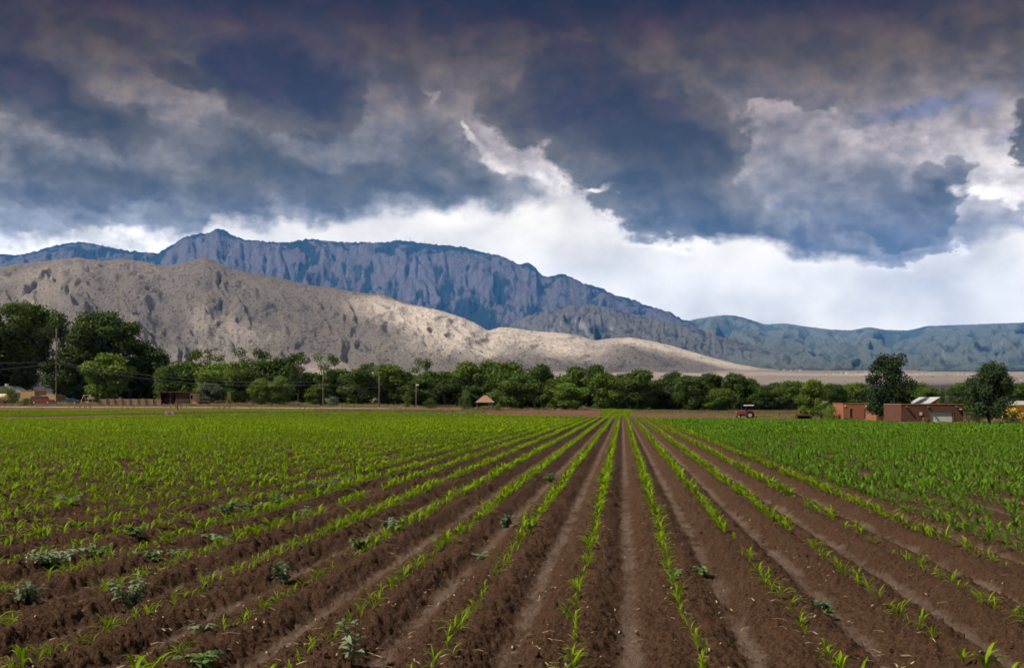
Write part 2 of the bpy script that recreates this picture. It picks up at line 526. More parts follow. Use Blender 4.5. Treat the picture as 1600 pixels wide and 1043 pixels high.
def build_ground():
    Y = np.concatenate([[-4000, -600, -60, 2, 6.0], np.geomspace(9, 22000, 150)])[:, None]
    nc = 121
    u = np.linspace(-1, 1, nc)[None, :]
    Yg = np.repeat(Y, nc, 1)
    X = u * (np.maximum(Yg, 0) * 1.1 + 60 + 0.9 * np.maximum(-Yg, 0))
    z = zground(X, np.maximum(Yg, 0)) - np.where(Yg < 250, 0.26, 0.12) - 0.0
    z += np.where(Yg > 700, 1, 0) * 0.0025 * Yg * fbm(X / 900, Yg / 900, 4, 61)
    V = np.stack([X, Yg, z], -1).reshape(-1, 3)
    obj('ground', mesh_np('ground', V, grid_quads(len(Y), nc), smooth=True), M_GROUND, kind='structure')
build_ground()

def strip(name, edge_lo, edge_hi, mat, lift, n=90, nd=5):
    """a sheet on the land between two lines given as (px, py) in the photograph"""
    lo = np.array(edge_lo, float); hi = np.array(edge_hi, float)
    t = np.linspace(0, 1, n)
    def line(e):
        px = np.interp(t, np.linspace(0, 1, len(e)), e[:, 0]); py = np.interp(t, np.linspace(0, 1, len(e)), e[:, 1])
        return np.array([hit(a, b) for a, b in zip(px, py)])[:, :2]
    L, R = line(lo), line(hi)
    L += (fbm(t * 14, t * 0 + 2, 3, 3)[:, None]) * np.array([[0.0, 1.6]])
    R += (fbm(t * 14, t * 0 + 9, 3, 4)[:, None]) * np.array([[0.0, 1.6]])
    s = np.linspace(0, 1, nd)[None, :, None]
    P = L[:, None, :] * (1 - s) + R[:, None, :] * s
    z = zground(P[..., 0], P[..., 1]) + lift
    V = np.concatenate([P, z[..., None]], -1).reshape(-1, 3)
    return obj(name, mesh_np(name, V, grid_quads(n, nd), smooth=True), mat, kind='structure')

def dirt_mat(a, b):
    def f(t):
        p = wpos(t)
        n = t.noise(p, 2.2, 6, 0.7)
        n2 = t.noise(p, 0.12, 4, 0.6)
        c = t.mix(n, a, b)
        c = t.mix(t.step(n2, .4, .7, 0, .4), c, tuple(x * .7 for x in a))
        return pbsdf(t, c, 0.95, bump(t, n, 0.12), spec=.1)
    return f
M_DIRT = material('brown_dirt', dirt_mat((0.085, 0.042, 0.022), (0.155, 0.085, 0.05)))
M_ROAD = material('pale_dirt_road', dirt_mat((0.24, 0.18, 0.12), (0.36, 0.28, 0.20)))
M_VERGE = material('dry_grass_ground', dirt_mat((0.13, 0.11, 0.035), (0.24, 0.19, 0.085)))

# ------------------------------------------------------------------ mountains
def range_mesh(name, crest, x0, x1, nc, nt, Yf, Yc, prof, spur, seed, mat, foot_py=None, crest_rough=0.6, back=0.35, amp=0.10, fine=0.02, iso_a=.022):
    """ridge whose skyline follows `crest` (px, py); it falls toward the viewer from crest depth Yc to foot depth Yf"""
    px = np.linspace(x0, x1, nc)
    cx, cy = np.array(crest, float).T
    cpy = np.interp(px, cx, cy)
    k = np.array([1, 2, 3, 2, 1.]); k /= k.sum()
    cpy = np.convolve(np.pad(cpy, 2, mode='edge'), k, 'valid')
    cpy = cpy - crest_rough * (ridged(px / 9.0, px * 0 + 1.7, 3, seed) - .3) * np.clip((HY - 60 - cpy) / 60, 0.15, 1)
    yc = np.interp(px, *np.array(Yc, float).T) if not np.isscalar(Yc) else np.full(nc, float(Yc))
    yf = np.interp(px, *np.array(Yf, float).T) if not np.isscalar(Yf) else np.full(nc, float(Yf))
    zc = H + (HY - cpy) / F * yc
    t = np.concatenate([np.linspace(-0.06, 1, nt), 1 + np.linspace(0, 1, 14)[1:] * back])[:, None]
    Y = yf + (yc - yf) * t
    PX = np.repeat(px[None], len(t), 0)
    # a little sideways wander so gullies are not straight
    X = (PX - 800) / F * Y
    zb = np.interp(yf, FAR_Y, FAR_Z) - 12
    tt = np.clip(t, 0, 1)
    pr = np.interp(tt, *np.array(prof, float).T)
    hgt = (zc - zb)
    env = np.sin(np.pi * np.clip(tt, 0, 1)) ** 0.7 * (1 - sstep(tt, 0.86, 1.0))
    wx = PX / spur + 1.0 * fbm(PX / 120, tt * 2.6, 3, seed + 5)
    sp = ridged(wx, tt * 1.25 + 0.2 * fbm(PX / 60, tt * 3, 2, seed + 8), 5, seed + 1, gain=.52)
    det = ridged(PX / (spur * .16) + fbm(PX / 40, tt * 5, 2, seed + 3), tt * 5.0, 4, seed + 2, gain=.55)
    iso = fbm(PX / 26.0, tt * 9.0, 5, seed + 40, gain=.55)
    z = zb + hgt * pr + hgt * env * (amp * (sp - 0.35) + fine * det + iso_a * iso)
    bk = np.clip(t - 1, 0, 1) / max(back, 1e-3)
    z = z - np.where(t > 1, hgt * 0.5 * bk ** 1.2, 0)
    z = np.where(t < 0, z - 30 * (-t) / .06, z)
    V = np.stack([X, Y, z], -1)
    me = mesh_np(name, V.reshape(-1, 3), grid_quads(len(t), nc), smooth=True)
    q = sp + .55 * det + .35 * fbm(PX / 14.0, tt * 16, 4, seed + 13, gain=.6)
    rank = np.argsort(np.argsort(q.ravel())) / q.size
    gully = 1 - rank + .45 * sstep(tt, .90, .99).repeat(nc, 1).ravel() * (name == 'mountain_range')
    at_ = me.attributes.new('gully', 'FLOAT', 'POINT')
    at_.data.foreach_set('value', gully.astype(np.float32).ravel())
    o = obj(name, me, mat, kind='structure')
    return V

def rock_mat(name, base_a, base_b, veg, rock, scale, veg_rng, cliff, dots):
    def f(t):
        g = t.new('ShaderNodeNewGeometry')
        p = g.outputs['Position']
        nz = t.sep(g.outputs['Normal'])[2]
        gl = t.new('ShaderNodeAttribute', attribute_name='gully').outputs['Fac']
        n1 = t.noise(p, scale, 7, 0.65)
        n2 = t.noise(p, scale * 5.5, 6, 0.72)
        n3 = t.noise(p, scale * 20, 4, 0.7)
        rough_n = t.m('ADD', t.m('MULTIPLY', t.m('SUBTRACT', n2, .5), .9), t.m('MULTIPLY', t.m('SUBTRACT', n3, .5), .7))
        steep = t.step(t.m('MULTIPLY_ADD', rough_n, .4, nz), *cliff)   # 1 where steep
        c = t.mix(n2, base_a, base_b)
        c = t.mix(steep, c, t.mix(t.step(n3, .3, .7), rock, tuple(min(1, x * 1.55) for x in rock)))
        # shrubs and trees along the drainages, their dark tone also painting in gully relief
        gv = t.m('ADD', gl, t.m('ADD', t.m('MULTIPLY', rough_n, .55), t.m('MULTIPLY', t.m('SUBTRACT', n1, .5), .5)))
        c = t.mix(t.step(gv, veg_rng[0], veg_rng[1], 0, veg_rng[2]), c, t.mix(n3, veg, tuple(x * 1.7 for x in veg)))
        if dots:
            v = t.vor(p, dots[0])
            d = t.step(t.m('MULTIPLY_ADD', t.m('SUBTRACT', n1, .5), .5, v), dots[1], dots[1] * .6)
            c = t.mix(t.m('MULTIPLY', d, .8), c, veg)
            # pale ledges and outcrops
            c = t.mix(t.step(t.m('MULTIPLY_ADD', gl, -.25, n3), .42, .62, 0, .35), c, tuple(min(1, x * 1.35) for x in base_b))
        h = t.m('ADD', n2, t.m('MULTIPLY', n3, .45))
        return pbsdf(t, c, 0.95, bump(t, h, 0.30 / scale, 1.0), spec=.05)
    return material(name, f)

M_FOOT = rock_mat('dry_grass_foothill', (0.41, 0.34, 0.29), (0.63, 0.53, 0.43), (0.16, 0.155, 0.145), (0.43, 0.36, 0.335), 0.006, (0.70, 1.05, .5), (0.62, 0.42), (0.035, 0.34))
M_MAIN = rock_mat('granite_and_forest', (0.075, 0.064, 0.070), (0.125, 0.108, 0.115), (0.007, 0.014, 0.014), (0.100, 0.085, 0.095), 0.003, (0.50, 0.78, .95), (0.80, 0.58), None)
M_MID = rock_mat('rocky_foothill', (0.075, 0.070, 0.066), (0.15, 0.138, 0.13), (0.018, 0.026, 0.024), (0.17, 0.155, 0.15), 0.007, (0.52, 0.85, .85), (0.66, 0.46), (0.03, 0.33))
M_FAR = rock_mat('far_green_range', (0.080, 0.095, 0.090), (0.17, 0.185, 0.155), (0.030, 0.048, 0.048), (0.20, 0.195, 0.18), 0.0035, (0.50, 0.90, .85), (0.60, 0.40), None)

CREST_MAIN = [(-600, 420), (-250, 400), (-60, 396), (0, 398), (30, 399), (60, 392), (90, 383), (125, 378), (160, 384), (200, 392), (245, 396), (265, 385), (290, 370), (310, 365),
    (330, 364), (336, 358), (350, 359), (362, 368), (385, 375), (420, 378), (450, 380), (470, 375), (485, 373), (500, 376), (540, 379), (600, 379), (620, 376), (640, 377),
    (660, 381), (700, 384), (725, 386), (745, 393), (775, 398), (800, 407), (812, 415), (820, 411), (828, 412), (838, 420), (845, 430), (858, 434), (868, 430), (880, 428),
    (895, 435), (910, 443), (930, 447), (950, 455), (960, 462), (985, 467), (1005, 475), (1030, 483), (1048, 488), (1060, 496), (1100, 512), (1140, 528), (1200, 548), (1300, 575), (1380, 592)]
CREST_FAR = [(980, 520), (1040, 506), (1080, 500), (1100, 496), (1130, 492), (1150, 493), (1175, 500), (1195, 507), (1225, 505), (1260, 510), (1300, 515), (1330, 516), (1350, 512),
    (1362, 511), (1380, 515), (1420, 516), (1450, 509), (1480, 508), (1520, 507), (1560, 505), (1600, 504), (1700, 500), (1850, 508), (2100, 500)]
CREST_MID = [(700, 545), (760, 520), (800, 505), (835, 490), (880, 478), (930, 477), (985, 490), (1040, 502), (1090, 514), (1150, 533), (1200, 548), (1260, 562), (1340, 580), (1380, 590)]
CREST_FOOT = [(-500, 440), (-200, 430), (0, 417), (40, 411), (90, 406), (120, 402), (160, 408), (200, 405), (230, 410), (260, 416), (290, 410), (318, 402), (335, 407), (360, 420),
    (400, 428), (440, 435), (480, 445), (520, 450), (560, 457), (600, 461), (640, 475), (680, 483), (720, 495), (745, 506), (762, 517), (780, 511), (800, 512), (840, 518),
    (880, 520), (905, 524), (930, 532), (950, 529), (985, 527), (1020, 533), (1050, 540), (1080, 549), (1110, 558), (1150, 568), (1185, 574), (1230, 580), (1300, 586)]
PROF_CLIFF = [(0, 0), (.3, .20), (.55, .45), (.68, .62), (.80, .84), (.9, .93), (1, 1)]
PROF_FAN = [(0, 0), (.15, .05), (.35, .20), (.6, .48), (.8, .73), (.93, .92), (1, 1)]
PROF_FAR2 = [(0, 0), (.12, .06), (.25, .15), (.45, .32), (.65, .54), (.82, .77), (.94, .94), (1, 1)]
PROF_FOOT = [(0, 0), (.1, .03), (.25, .14), (.45, .36), (.7, .68), (.9, .91), (1, 1)]
V_FOOT = range_mesh('foothills', CREST_FOOT, -420, 1290, 760, 190, [(-500, 5300), (700, 5500), (1290, 6500)], [(-500, 8200), (700, 7600), (1290, 7000)], PROF_FOOT, 130.0, 5, M_FOOT, amp=.080, fine=.009, iso_a=.014)
V_MID = range_mesh('rocky_ridge', CREST_MID, 705, 1378, 340, 90, 8600, [(705, 11800), (1378, 10200)], PROF_FAN, 70.0, 31, M_MID, amp=.10, fine=.035, crest_rough=2.0, iso_a=.03)
V_MAIN = range_mesh('mountain_range', CREST_MAIN, -420, 1376, 800, 150, 12600, [(-500, 16300), (1000, 15500), (1376, 13600)], PROF_CLIFF, 105.0, 51, M_MAIN, amp=.062, fine=.016, crest_rough=1.5, iso_a=.045)
V_FAR = range_mesh('far_mountain_range', CREST_FAR, 985, 2080, 420, 110, 7800, 16800, PROF_FAR2, 85.0, 71, M_FAR, amp=.10, fine=.012, crest_rough=.5)

# ------------------------------------------------------------------ added sheet overhead, out of frame, shaped to shade land and haze, with sun gaps
DECK_Z = 4500.0
def on_deck(P):
    k = (DECK_Z - P[2]) / S.z
    return P[0] + S.x * k, P[1] + S.y * k

def find(V, px, py):
    X, Y, Z = V[..., 0], V[..., 1], V[..., 2]
    qx = 800 + F * X / Y
    qy = HY - (Z - H) / Y * F
    d = (qx - px) ** 2 + (qy - py) ** 2
    # nearest to the viewer among good matches
    i = np.argmin(d + (Y - Y.min()) * 1e-3)
    return V.reshape(-1, 3)[i]

GAPS = []   # x, y, rx, ry, weight on the deck
def gap(V, px, py, rx, ry, w):
    c = on_deck(find(V, px, py))
    a = on_deck(find(V, px, py + ry)); b = on_deck(find(V, px, py - ry))
    l = on_deck(find(V, px - rx, py)); r = on_deck(find(V, px + rx, py))
    GAPS.append((c[0], c[1], max(160, abs(r[0] - l[0]) * .62), max(160, abs(b[1] - a[1]) * .62), w))
for a in [(610, 490, 40, 16, .7), (660, 497, 45, 18, 1.0), (715, 515, 40, 20, 1.0), (690, 545, 35, 14, .6), (745, 535, 22, 16, .8), (850, 530, 55, 18, 1.2), (800, 522, 30, 14, .9), (880, 548, 25, 10, .8),
          (970, 532, 30, 8, 1.0), (1040, 542, 30, 9, .9), (1090, 555, 30, 8, 1.0), (1140, 568, 30, 6, .9),
          (365, 530, 55, 28, .45), (440, 582, 70, 14, .45), (60, 450, 40, 20, .25), (280, 575, 60, 20, .3), (560, 590, 60, 8, .5)]:
    gap(V_FOOT, *a)
for a in [(925, 500, 50, 16, .22), (1000, 505, 50, 14, .22)]:
    gap(V_MID, *a)
for a in [(1440, 522, 60, 12, .75), (1330, 522, 40, 10, .45), (1250, 520, 30, 12, .35), (1540, 520, 40, 10, .35), (1430, 575, 50, 10, .45), (1560, 560, 60, 10, .25)]:
    gap(V_FAR, *a)
for gx_, gy_, rx_, ry_, gw_ in ((1900, 4400, 2600, 1500, .34),):
    c_ = on_deck((gx_, gy_, float(zground(gx_, gy_))))
    GAPS.append((c_[0], c_[1], rx_, ry_, gw_))

def deck_mat(t):
    p = wpos(t)
    x, y, z = t.sep(p)
    n = t.noise(p, 0.0012, 5, 0.6)
    nn = t.sep(t.noise(p, 0.0028, 4, 0.6, out=1))
    xw = t.m('MULTIPLY_ADD', t.m('SUBTRACT', nn[0], .5), 420.0, x)
    yw = t.m('MULTIPLY_ADD', t.m('SUBTRACT', nn[1], .5), 420.0, y)
    # light let through, set for effect: near haze kept dark, field and range lit
    b = t.ramp(t.m('MULTIPLY_ADD', t.m('MULTIPLY_ADD', t.m('SUBTRACT', nn[1], .5), 220.0, y), 1 / 20000.0, 0.4), [(0.0, (.02,) * 3), (0.305, (.02,) * 3), (0.325, (.60,) * 3), (0.358, (.60,) * 3), (0.375, (.02,) * 3), (0.595, (.02,) * 3), (0.612, (.27,) * 3), (0.745, (.27,) * 3), (0.775, (.95,) * 3), (1.0, (.95,) * 3)])
    b = t.m('MULTIPLY', t.sep(b)[0], t.step(n, 0.3, 0.7, .8, 1.2))
    b = t.m('MULTIPLY', b, t.step(x, 1200, 3200, 1.0, 1.15))
    acc = b
    qv = t.com(xw, yw, 0.0)
    for gx, gy, rx, ry, w in GAPS:
        mp = t.new('ShaderNodeMapping', vector_type='TEXTURE')
        mp.inputs['Location'].default_value = (gx, gy, 0)
        mp.inputs['Scale'].default_value = (rx, ry, 1)
        t.put(mp.inputs['Vector'], qv)
        d = t.new('ShaderNodeVectorMath', operation='DOT_PRODUCT')
        t.put(d.inputs[0], mp.outputs[0])
        t.put(d.inputs[1], mp.outputs[0])
        acc = t.m('MULTIPLY_ADD', t.step(d.outputs['Value'], 1.4, 0.3), w * .72, acc)
    tr = t.m('MINIMUM', acc, 1.0)
    tb = t.new('ShaderNodeBsdfTransparent')
    df = t.new('ShaderNodeBsdfTranslucent')
    k_ = t.m('MULTIPLY', tr, .55)
    t.put(df.inputs['Color'], t.com(k_, k_, k_))
    mx = t.new('ShaderNodeMixShader')
    t.put(mx.inputs[0], tr)
    t.nt.links.new(df.outputs[0], mx.inputs[1])
    t.nt.links.new(tb.outputs[0], mx.inputs[2])
    return mx.outputs[0]
def build_deck():
    nx, ny = 61, 61
    x = np.linspace(-11000, 11000, nx)[None, :].repeat(ny, 0)
    y = np.linspace(-7500, 12300, ny)[:, None].repeat(nx, 1)
    edge = np.minimum(1, np.minimum.reduce([(x + 11000), (11000 - x), (y + 7500), (12300 - y)]) / 900)
    lo = DECK_Z + 60 * np.abs(fbm(x / 900, y / 900, 3, 5)) * edge
    hi = lo + 250 * edge + 120 * np.abs(fbm(x / 1100, y / 1100, 3, 15)) * edge + 1
    V = np.concatenate([np.stack([x, y, lo], -1).reshape(-1, 3), np.stack([x, y, hi], -1).reshape(-1, 3)])
    q = grid_quads(ny, nx)
    obj('added_cloud_shade', mesh_np('added_cloud_shade', V, np.concatenate([q[:, ::-1], q + nx * ny]), smooth=True), material('cloud_shade_mask', deck_mat), kind='structure')
    me = bpy.data.objects['added_cloud_shade'].data
    def veil(t):     # the thin upper surface of the layer
        b = t.new('ShaderNodeBsdfTransparent')
        b.inputs['Color'].default_value = (.96, .96, .96, 1)
        return b.outputs[0]
    me.materials.append(material('cloud_shade_top', veil))
    mi = np.zeros(len(me.polygons), dtype=np.int32)
    mi[len(q):] = 1
    me.polygons.foreach_set('material_index', mi)
build_deck()

# ------------------------------------------------------------------ haze
HAZE = 2.3e-5
def build_haze():
    x0, x1, y0, y1, z0, z1 = -13500, 13500, -4500, 23500, -8, 2620
    V = np.array([(x, y, z) for z in (z0, z1) for y in (y0, y1) for x in (x0, x1)], float)
    Q = np.array([(0, 2, 3, 1), (4, 5, 7, 6), (0, 1, 5, 4), (2, 6, 7, 3), (0, 4, 6, 2), (1, 3, 7, 5)])
    m = bpy.data.materials.new('valley_haze')
    m.use_nodes = True
    nt = m.node_tree
    nt.nodes.clear()
    out = nt.nodes.new('ShaderNodeOutputMaterial')
    v = nt.nodes.new('ShaderNodeVolumePrincipled')
    v.inputs['Color'].default_value = (0.10, 0.40, 1.0, 1)
    v.inputs['Density'].default_value = HAZE
    v.inputs['Anisotropy'].default_value = 0.0
    nt.links.new(v.outputs[0], out.inputs['Volume'])
    obj('haze', mesh_np('haze', V, Q), m, kind='stuff')
build_haze()
# ------------------------------------------------------------------ plants of the field
def leaf_strip(L, W, th0, th1, seg, fold=0.25, az=0.0, base_z=0.0, twist=0.0):
    """a blade leaf that rises at angle th0 and bends over to th1; returns verts, quads"""
    s = np.linspace(0, 1, seg + 1)
    th = np.radians(th0 + (th1 - th0) * s ** 1.3)
    dl = L / seg
    x = np.concatenate([[0], np.cumsum(np.cos((th[:-1] + th[1:]) / 2) * dl)])
    z = np.concatenate([[0], np.cumsum(np.sin((th[:-1] + th[1:]) / 2) * dl)]) + base_z
    w = W * np.clip(np.minimum(0.35 + 2.2 * s, 1.0) * (1 - s ** 2.4) + 0.04, 0.04, 1)
    if fold:
        P = np.stack([np.stack([x, -w / 2, z + w * fold], -1), np.stack([x, 0 * x, z], -1), np.stack([x, w / 2, z + w * fold], -1)], 1)
        k = 3
    else:
        P = np.stack([np.stack([x, -w / 2, z], -1), np.stack([x, w / 2, z], -1)], 1)
        k = 2
    P = P.reshape(-1, 3)
    c, sn = math.cos(az), math.sin(az)
    P = np.stack([P[:, 0] * c - P[:, 1] * sn, P[:, 0] * sn + P[:, 1] * c, P[:, 2]], -1)
    return P, grid_quads(seg + 1, k)

def merge(parts):
    Vs, Qs, n = [], [], 0
    for V, Q in parts:
        Vs.append(V); Qs.append(Q + n); n += len(V)
    return np.concatenate(Vs), np.concatenate(Qs)

def corn_leaves(r, seg, fold, n=None, wide=1.0):
    n = n or r.integers(6, 9)
    az0 = r.uniform(0, math.pi)
    out = []
    for i in range(n):
        f = i / max(1, n - 1)
        az = az0 + math.pi * i + r.normal(0, .35)
        L = (0.17 + 0.15 * math.sin(math.pi * (0.25 + 0.6 * f))) * r.uniform(.8, 1.15)
        out.append((L, 0.0225 * wide * r.uniform(.75, 1.25), r.uniform(50, 70) + 18 * f, r.uniform(-70, 0) + 35 * f, seg, fold, az, 0.015 + 0.075 * f))
    return out

def templates(seed, count, seg, fold, n=None, wide=1.0):
    r = np.random.default_rng(seed)
    return [merge([leaf_strip(*a) for a in corn_leaves(r, seg, fold, n, wide)]) for _ in range(count)]

def scatter(tmpl, pos, rot, scl, r):
    which = r.integers(0, len(tmpl), len(pos))
    Vs, Qs, n = [], [], 0
    for k, (tv, tq) in enumerate(tmpl):
        m = which == k
        if not m.any(): continue
        p, a, s = pos[m], rot[m], scl[m]
        c, sn = np.cos(a)[:, None], np.sin(a)[:, None]
        x = (tv[None, :, 0] * c - tv[None, :, 1] * sn) * s[:, None] + p[:, 0:1]
        y = (tv[None, :, 0] * sn + tv[None, :, 1] * c) * s[:, None] + p[:, 1:2]
        z = tv[None, :, 2] * s[:, None] + p[:, 2:3]
        V = np.stack([x, y, z], -1).reshape(-1, 3)
        Q = (tq[None] + (np.arange(len(p)) * len(tv))[:, None, None]).reshape(-1, tq.shape[1]) + n
        Vs.append(V); Qs.append(Q); n += len(V)
    return np.concatenate(Vs), np.concatenate(Qs)

def leaf_mat(name, ca, cb, scale=3.0, trans=0.35, rough=0.55, spec=0.25, big=0.15):
    def f(t):
        p = wpos(t)
        n = t.noise(p, scale, 3, 0.6)
        n2 = t.noise(p, big, 3, 0.5)
        k = t.m('ADD', t.m('MULTIPLY', n, .65), t.m('MULTIPLY', n2, .35))
        c = t.mix(t.step(k, .3, .7), ca, cb)
        b = pbsdf(t, c, rough, spec=spec)
        tl = t.new('ShaderNodeBsdfTranslucent')
        t.put(tl.inputs['Color'], c)
        mx = t.new('ShaderNodeMixShader')
        mx.inputs[0].default_value = trans
        t.nt.links.new(b, mx.inputs[1])
        t.nt.links.new(tl.outputs[0], mx.inputs[2])
        return mx.outputs[0]
    return material(name, f)

M_CORN = leaf_mat('corn_leaf', (0.095, 0.165, 0.002), (0.215, 0.315, 0.006), 5.0, spec=.08)
M_CORN_R = leaf_mat('corn_leaf_deep_green', (0.062, 0.150, 0.006), (0.135, 0.245, 0.014), 5.0, spec=.12)
M_WEED = leaf_mat('weed_leaf', (0.12, 0.165, 0.075), (0.23, 0.29, 0.16), 9.0)
M_WEED_STEM = plain('weed_stem', (0.10, 0.13, 0.06))

EDGE = [(-500, 660), (0, 656), (290, 650), (480, 646), (600, 645), (760, 648.5), (860, 650.5), (960, 653), (1010, 653), (1150, 655), (1300, 657.5), (1450, 660.5), (1600, 664), (2100, 668)]
EDGE_X = np.array([e[0] for e in EDGE], float)
EDGE_Y = np.array([hit(*e)[1] for e in EDGE])

def plant_rows():
    r = np.random.default_rng(5)
    P = []
    for k in range(-112, 6):
        r0 = ROW_0 + ROW_W * k
        dy_ = r.uniform(.10, .30, 2400)
        if k > -4: dy_[:70] *= 1.55
        y = 9.3 + np.cumsum(dy_)
        y = y[y < 262]
        x = r0 + ROW_DIR * y + r.normal(0, .035, len(y)) + .05 * fbm(y * .15, y * 0 + k * 3.3, 2, 8)
        gap = fbm(y * .55, y * 0 + k * 7.1, 2, 21)
        keep = gap > -0.42 - 0.2 * sstep(y, 20, 60)
        P.append(np.stack([x, y, np.full(len(y), k)], -1)[keep])
    P = np.concatenate(P)
    lim = np.interp(800 + F * P[:, 0] / P[:, 1], EDGE_X, EDGE_Y)
    return P[(np.abs(P[:, 0]) < .60 * P[:, 1] + 1.5) & (P[:, 1] < lim)]

def plant_right():
    r = np.random.default_rng(6)
    P = []
    for k in range(0, 150):
        r0 = RIGHT_R + .2 + .66 * k
        y = 9 + np.cumsum(r.uniform(.14, .34, 1300))
        y = y[y < 200]
        x = r0 + ROW_DIR * y + r.normal(0, .05, len(y))
        gap = fbm(y * .35, y * 0 + k * 5.1, 2, 33)
        P.append(np.stack([x, y, np.full(len(y), 100 + k)], -1)[gap > -.5])
    P = np.concatenate(P)
    lim = np.interp(800 + F * P[:, 0] / P[:, 1], EDGE_X, EDGE_Y)
    return P[(np.abs(P[:, 0]) < .60 * P[:, 1] + 1.5) & (P[:, 1] < lim)]

T_NEAR = templates(1, 18, 4, .25, None, 1.6)
T_MID = templates(2, 10, 3, 0, 7, 2.1)
T_FAR = templates(3, 6, 2, 0, 5, 3.8)

ORD = ['', 'first', 'second', 'third', 'fourth', 'fifth', 'sixth', 'seventh', 'eighth', 'ninth', 'tenth', 'eleventh', 'twelfth', 'thirteenth', 'fourteenth', 'fifteenth',
       'sixteenth', 'seventeenth', 'eighteenth', 'nineteenth', 'twentieth']

def ordinal(n):
    if n <= 20: return ORD[n]
    tens = {2: 'twenty', 3: 'thirty', 4: 'forty', 5: 'fifty'}[n // 10]
    return {2: 'twentieth', 3: 'thirtieth', 4: 'fortieth', 5: 'fiftieth'}[n // 10] if n % 10 == 0 else f'{tens}-{ORD[n % 10]}'

def stuff_plants(name, P, mat, tmpl, scale, seed, label, cat):
    r = np.random.default_rng(seed)
    z = np.where(P[:, 1] < 240, zfield(P[:, 0], P[:, 1]), zground(P[:, 0], P[:, 1]))
    pos = np.stack([P[:, 0], P[:, 1], z - .012], -1)
    return scatter(tmpl, pos, r.uniform(0, 6.28, len(P)), scale * r.uniform(.5, 1.25, len(P)), r)

def lods(name, P, mat, scale, seed, label, cat):
    parts = []
    for lo, hi, tm, sc_ in ((0, 30, T_NEAR, 1.05), (30, 95, T_MID, 1.2), (95, 400, T_FAR, 1.45)):
        m = (P[:, 1] >= lo) & (P[:, 1] < hi)
        if m.any():
            parts.append(stuff_plants(name, P[m], mat, tm, scale * sc_, seed + lo, label, cat))
    V, Q = merge(parts)
    obj(name, mesh_np(name, V, Q, smooth=True), mat, label=label, cat=cat, kind='stuff')

PL, PR = plant_rows(), plant_right()
# the 300 plants that show largest stand as things of their own
allP = np.concatenate([PL, PR])
inframe = (np.abs(allP[:, 0]) < .452 * allP[:, 1]) & (allP[:, 1] > 10.6)
order = np.argsort(np.where(inframe, allP[:, 1], 1e9))[:300]
single = np.zeros(len(allP), bool)
single[order] = True

def build_single_corn():
    r = np.random.default_rng(77)
    kinds = []
    for _ in range(16):
        leaves = []
        for a in corn_leaves(r, 5, .25):
            V, Q = leaf_strip(*a)
            leaves.append(mesh_np('corn_leaf', V, Q, smooth=True))
        a = np.linspace(0, 2 * math.pi, 6)[:-1]
        ring = np.stack([np.cos(a), np.sin(a)], -1)
        V = np.concatenate([np.c_[ring * .009, np.full(5, -.03)], np.c_[ring * .006, np.full(5, .10)]])
        Q = np.array([(i, (i + 1) % 5, 5 + (i + 1) % 5, 5 + i) for i in range(5)])
        kinds.append((leaves, mesh_np('corn_stalk', V, Q, smooth=True)))
    for lv, st in kinds:
        for m in lv + [st]:
            m.materials.append(M_CORN)
    right_kinds = [([m.copy() for m in lv], st.copy()) for lv, st in kinds[:4]]
    for lv, st in right_kinds:
        for m in lv + [st]:
            m.materials.clear()
            m.materials.append(M_CORN_R)
    count = {}
    for i in order:
        x, y, k = allP[i]
        k = int(k)
        count[k] = count.get(k, 0) + 1
        nth = ordinal(count[k])
        if k >= 100:
            q = k - 100
            lab = f'{nth} deep green corn seedling from the near end of right-stand row {ORD[q + 1]}'
        elif k == 0:
            lab = f'{nth} corn seedling from the near end of the centre row'
        else:
            lab = f"{nth} corn seedling from the near end of the {ORD[min(abs(k), 20)]} row {'left' if k < 0 else 'right'} of centre"
        grp = 'young corn seedlings standing nearest in their rows'
        root = bpy.data.objects.new('corn_plant', None)
        COL.objects.link(root)
        root.empty_display_size = .1
        root.location = (x, y, float(zfield(x, y)) - .012)
        root.rotation_euler = (r.normal(0, .08), r.normal(0, .08), r.uniform(0, 6.28))
        s = r.uniform(.42, .88) * (1.05 if k >= 100 else 1.0)
        root.scale = (s, s, s)
        root['label'], root['category'], root['group'] = lab, 'corn plant', grp
        lv, st = (right_kinds if k >= 100 else kinds)[r.integers(0, 4 if k >= 100 else 16)]
        for m in lv:
            obj('leaf', m, None, root)
        obj('stalk', st, None, root)
build_single_corn()
nL = len(PL)
restL, restR = PL[~single[:nL]], PR[~single[nL:]]
lods('corn_rows', restL, M_CORN, .92, 100, 'rows of young yellow-green corn running back across the field', 'corn')
lods('corn_stand', restR, M_CORN_R, .92, 200, 'thick stand of deep green young corn on the right of the rows', 'corn')

# ------------------------------------------------------------------ weeds among the rows
def ovate(L, W, droop):
    s = np.array([0, .25, .55, .8, 1.0])
    w = W * np.array([.12, .8, 1.0, .6, .04]) / 2
    x = L * s
    z = -droop * L * s ** 2
    V = np.stack([np.stack([x, -w, z + .15 * w], -1), np.stack([x, 0 * x, z], -1), np.stack([x, w, z + .15 * w], -1)], 1).reshape(-1, 3)
    return mesh_np('weed_leaf', V, grid_quads(5, 3), smooth=True)
WEED_LEAF = [ovate(.11, .055, .35), ovate(.14, .065, .5), ovate(.09, .05, .2)]
WEED_SETS = []
for mt in (M_WEED, leaf_mat('green_weed_leaf', (0.075, 0.13, 0.03), (0.16, 0.24, 0.07), 9.0), leaf_mat('dull_weed_leaf', (0.085, 0.12, 0.055), (0.16, 0.205, 0.11), 9.0)):
    st_ = [m.copy() for m in WEED_LEAF]
    for m in st_: m.materials.append(mt)
    WEED_SETS.append(st_)

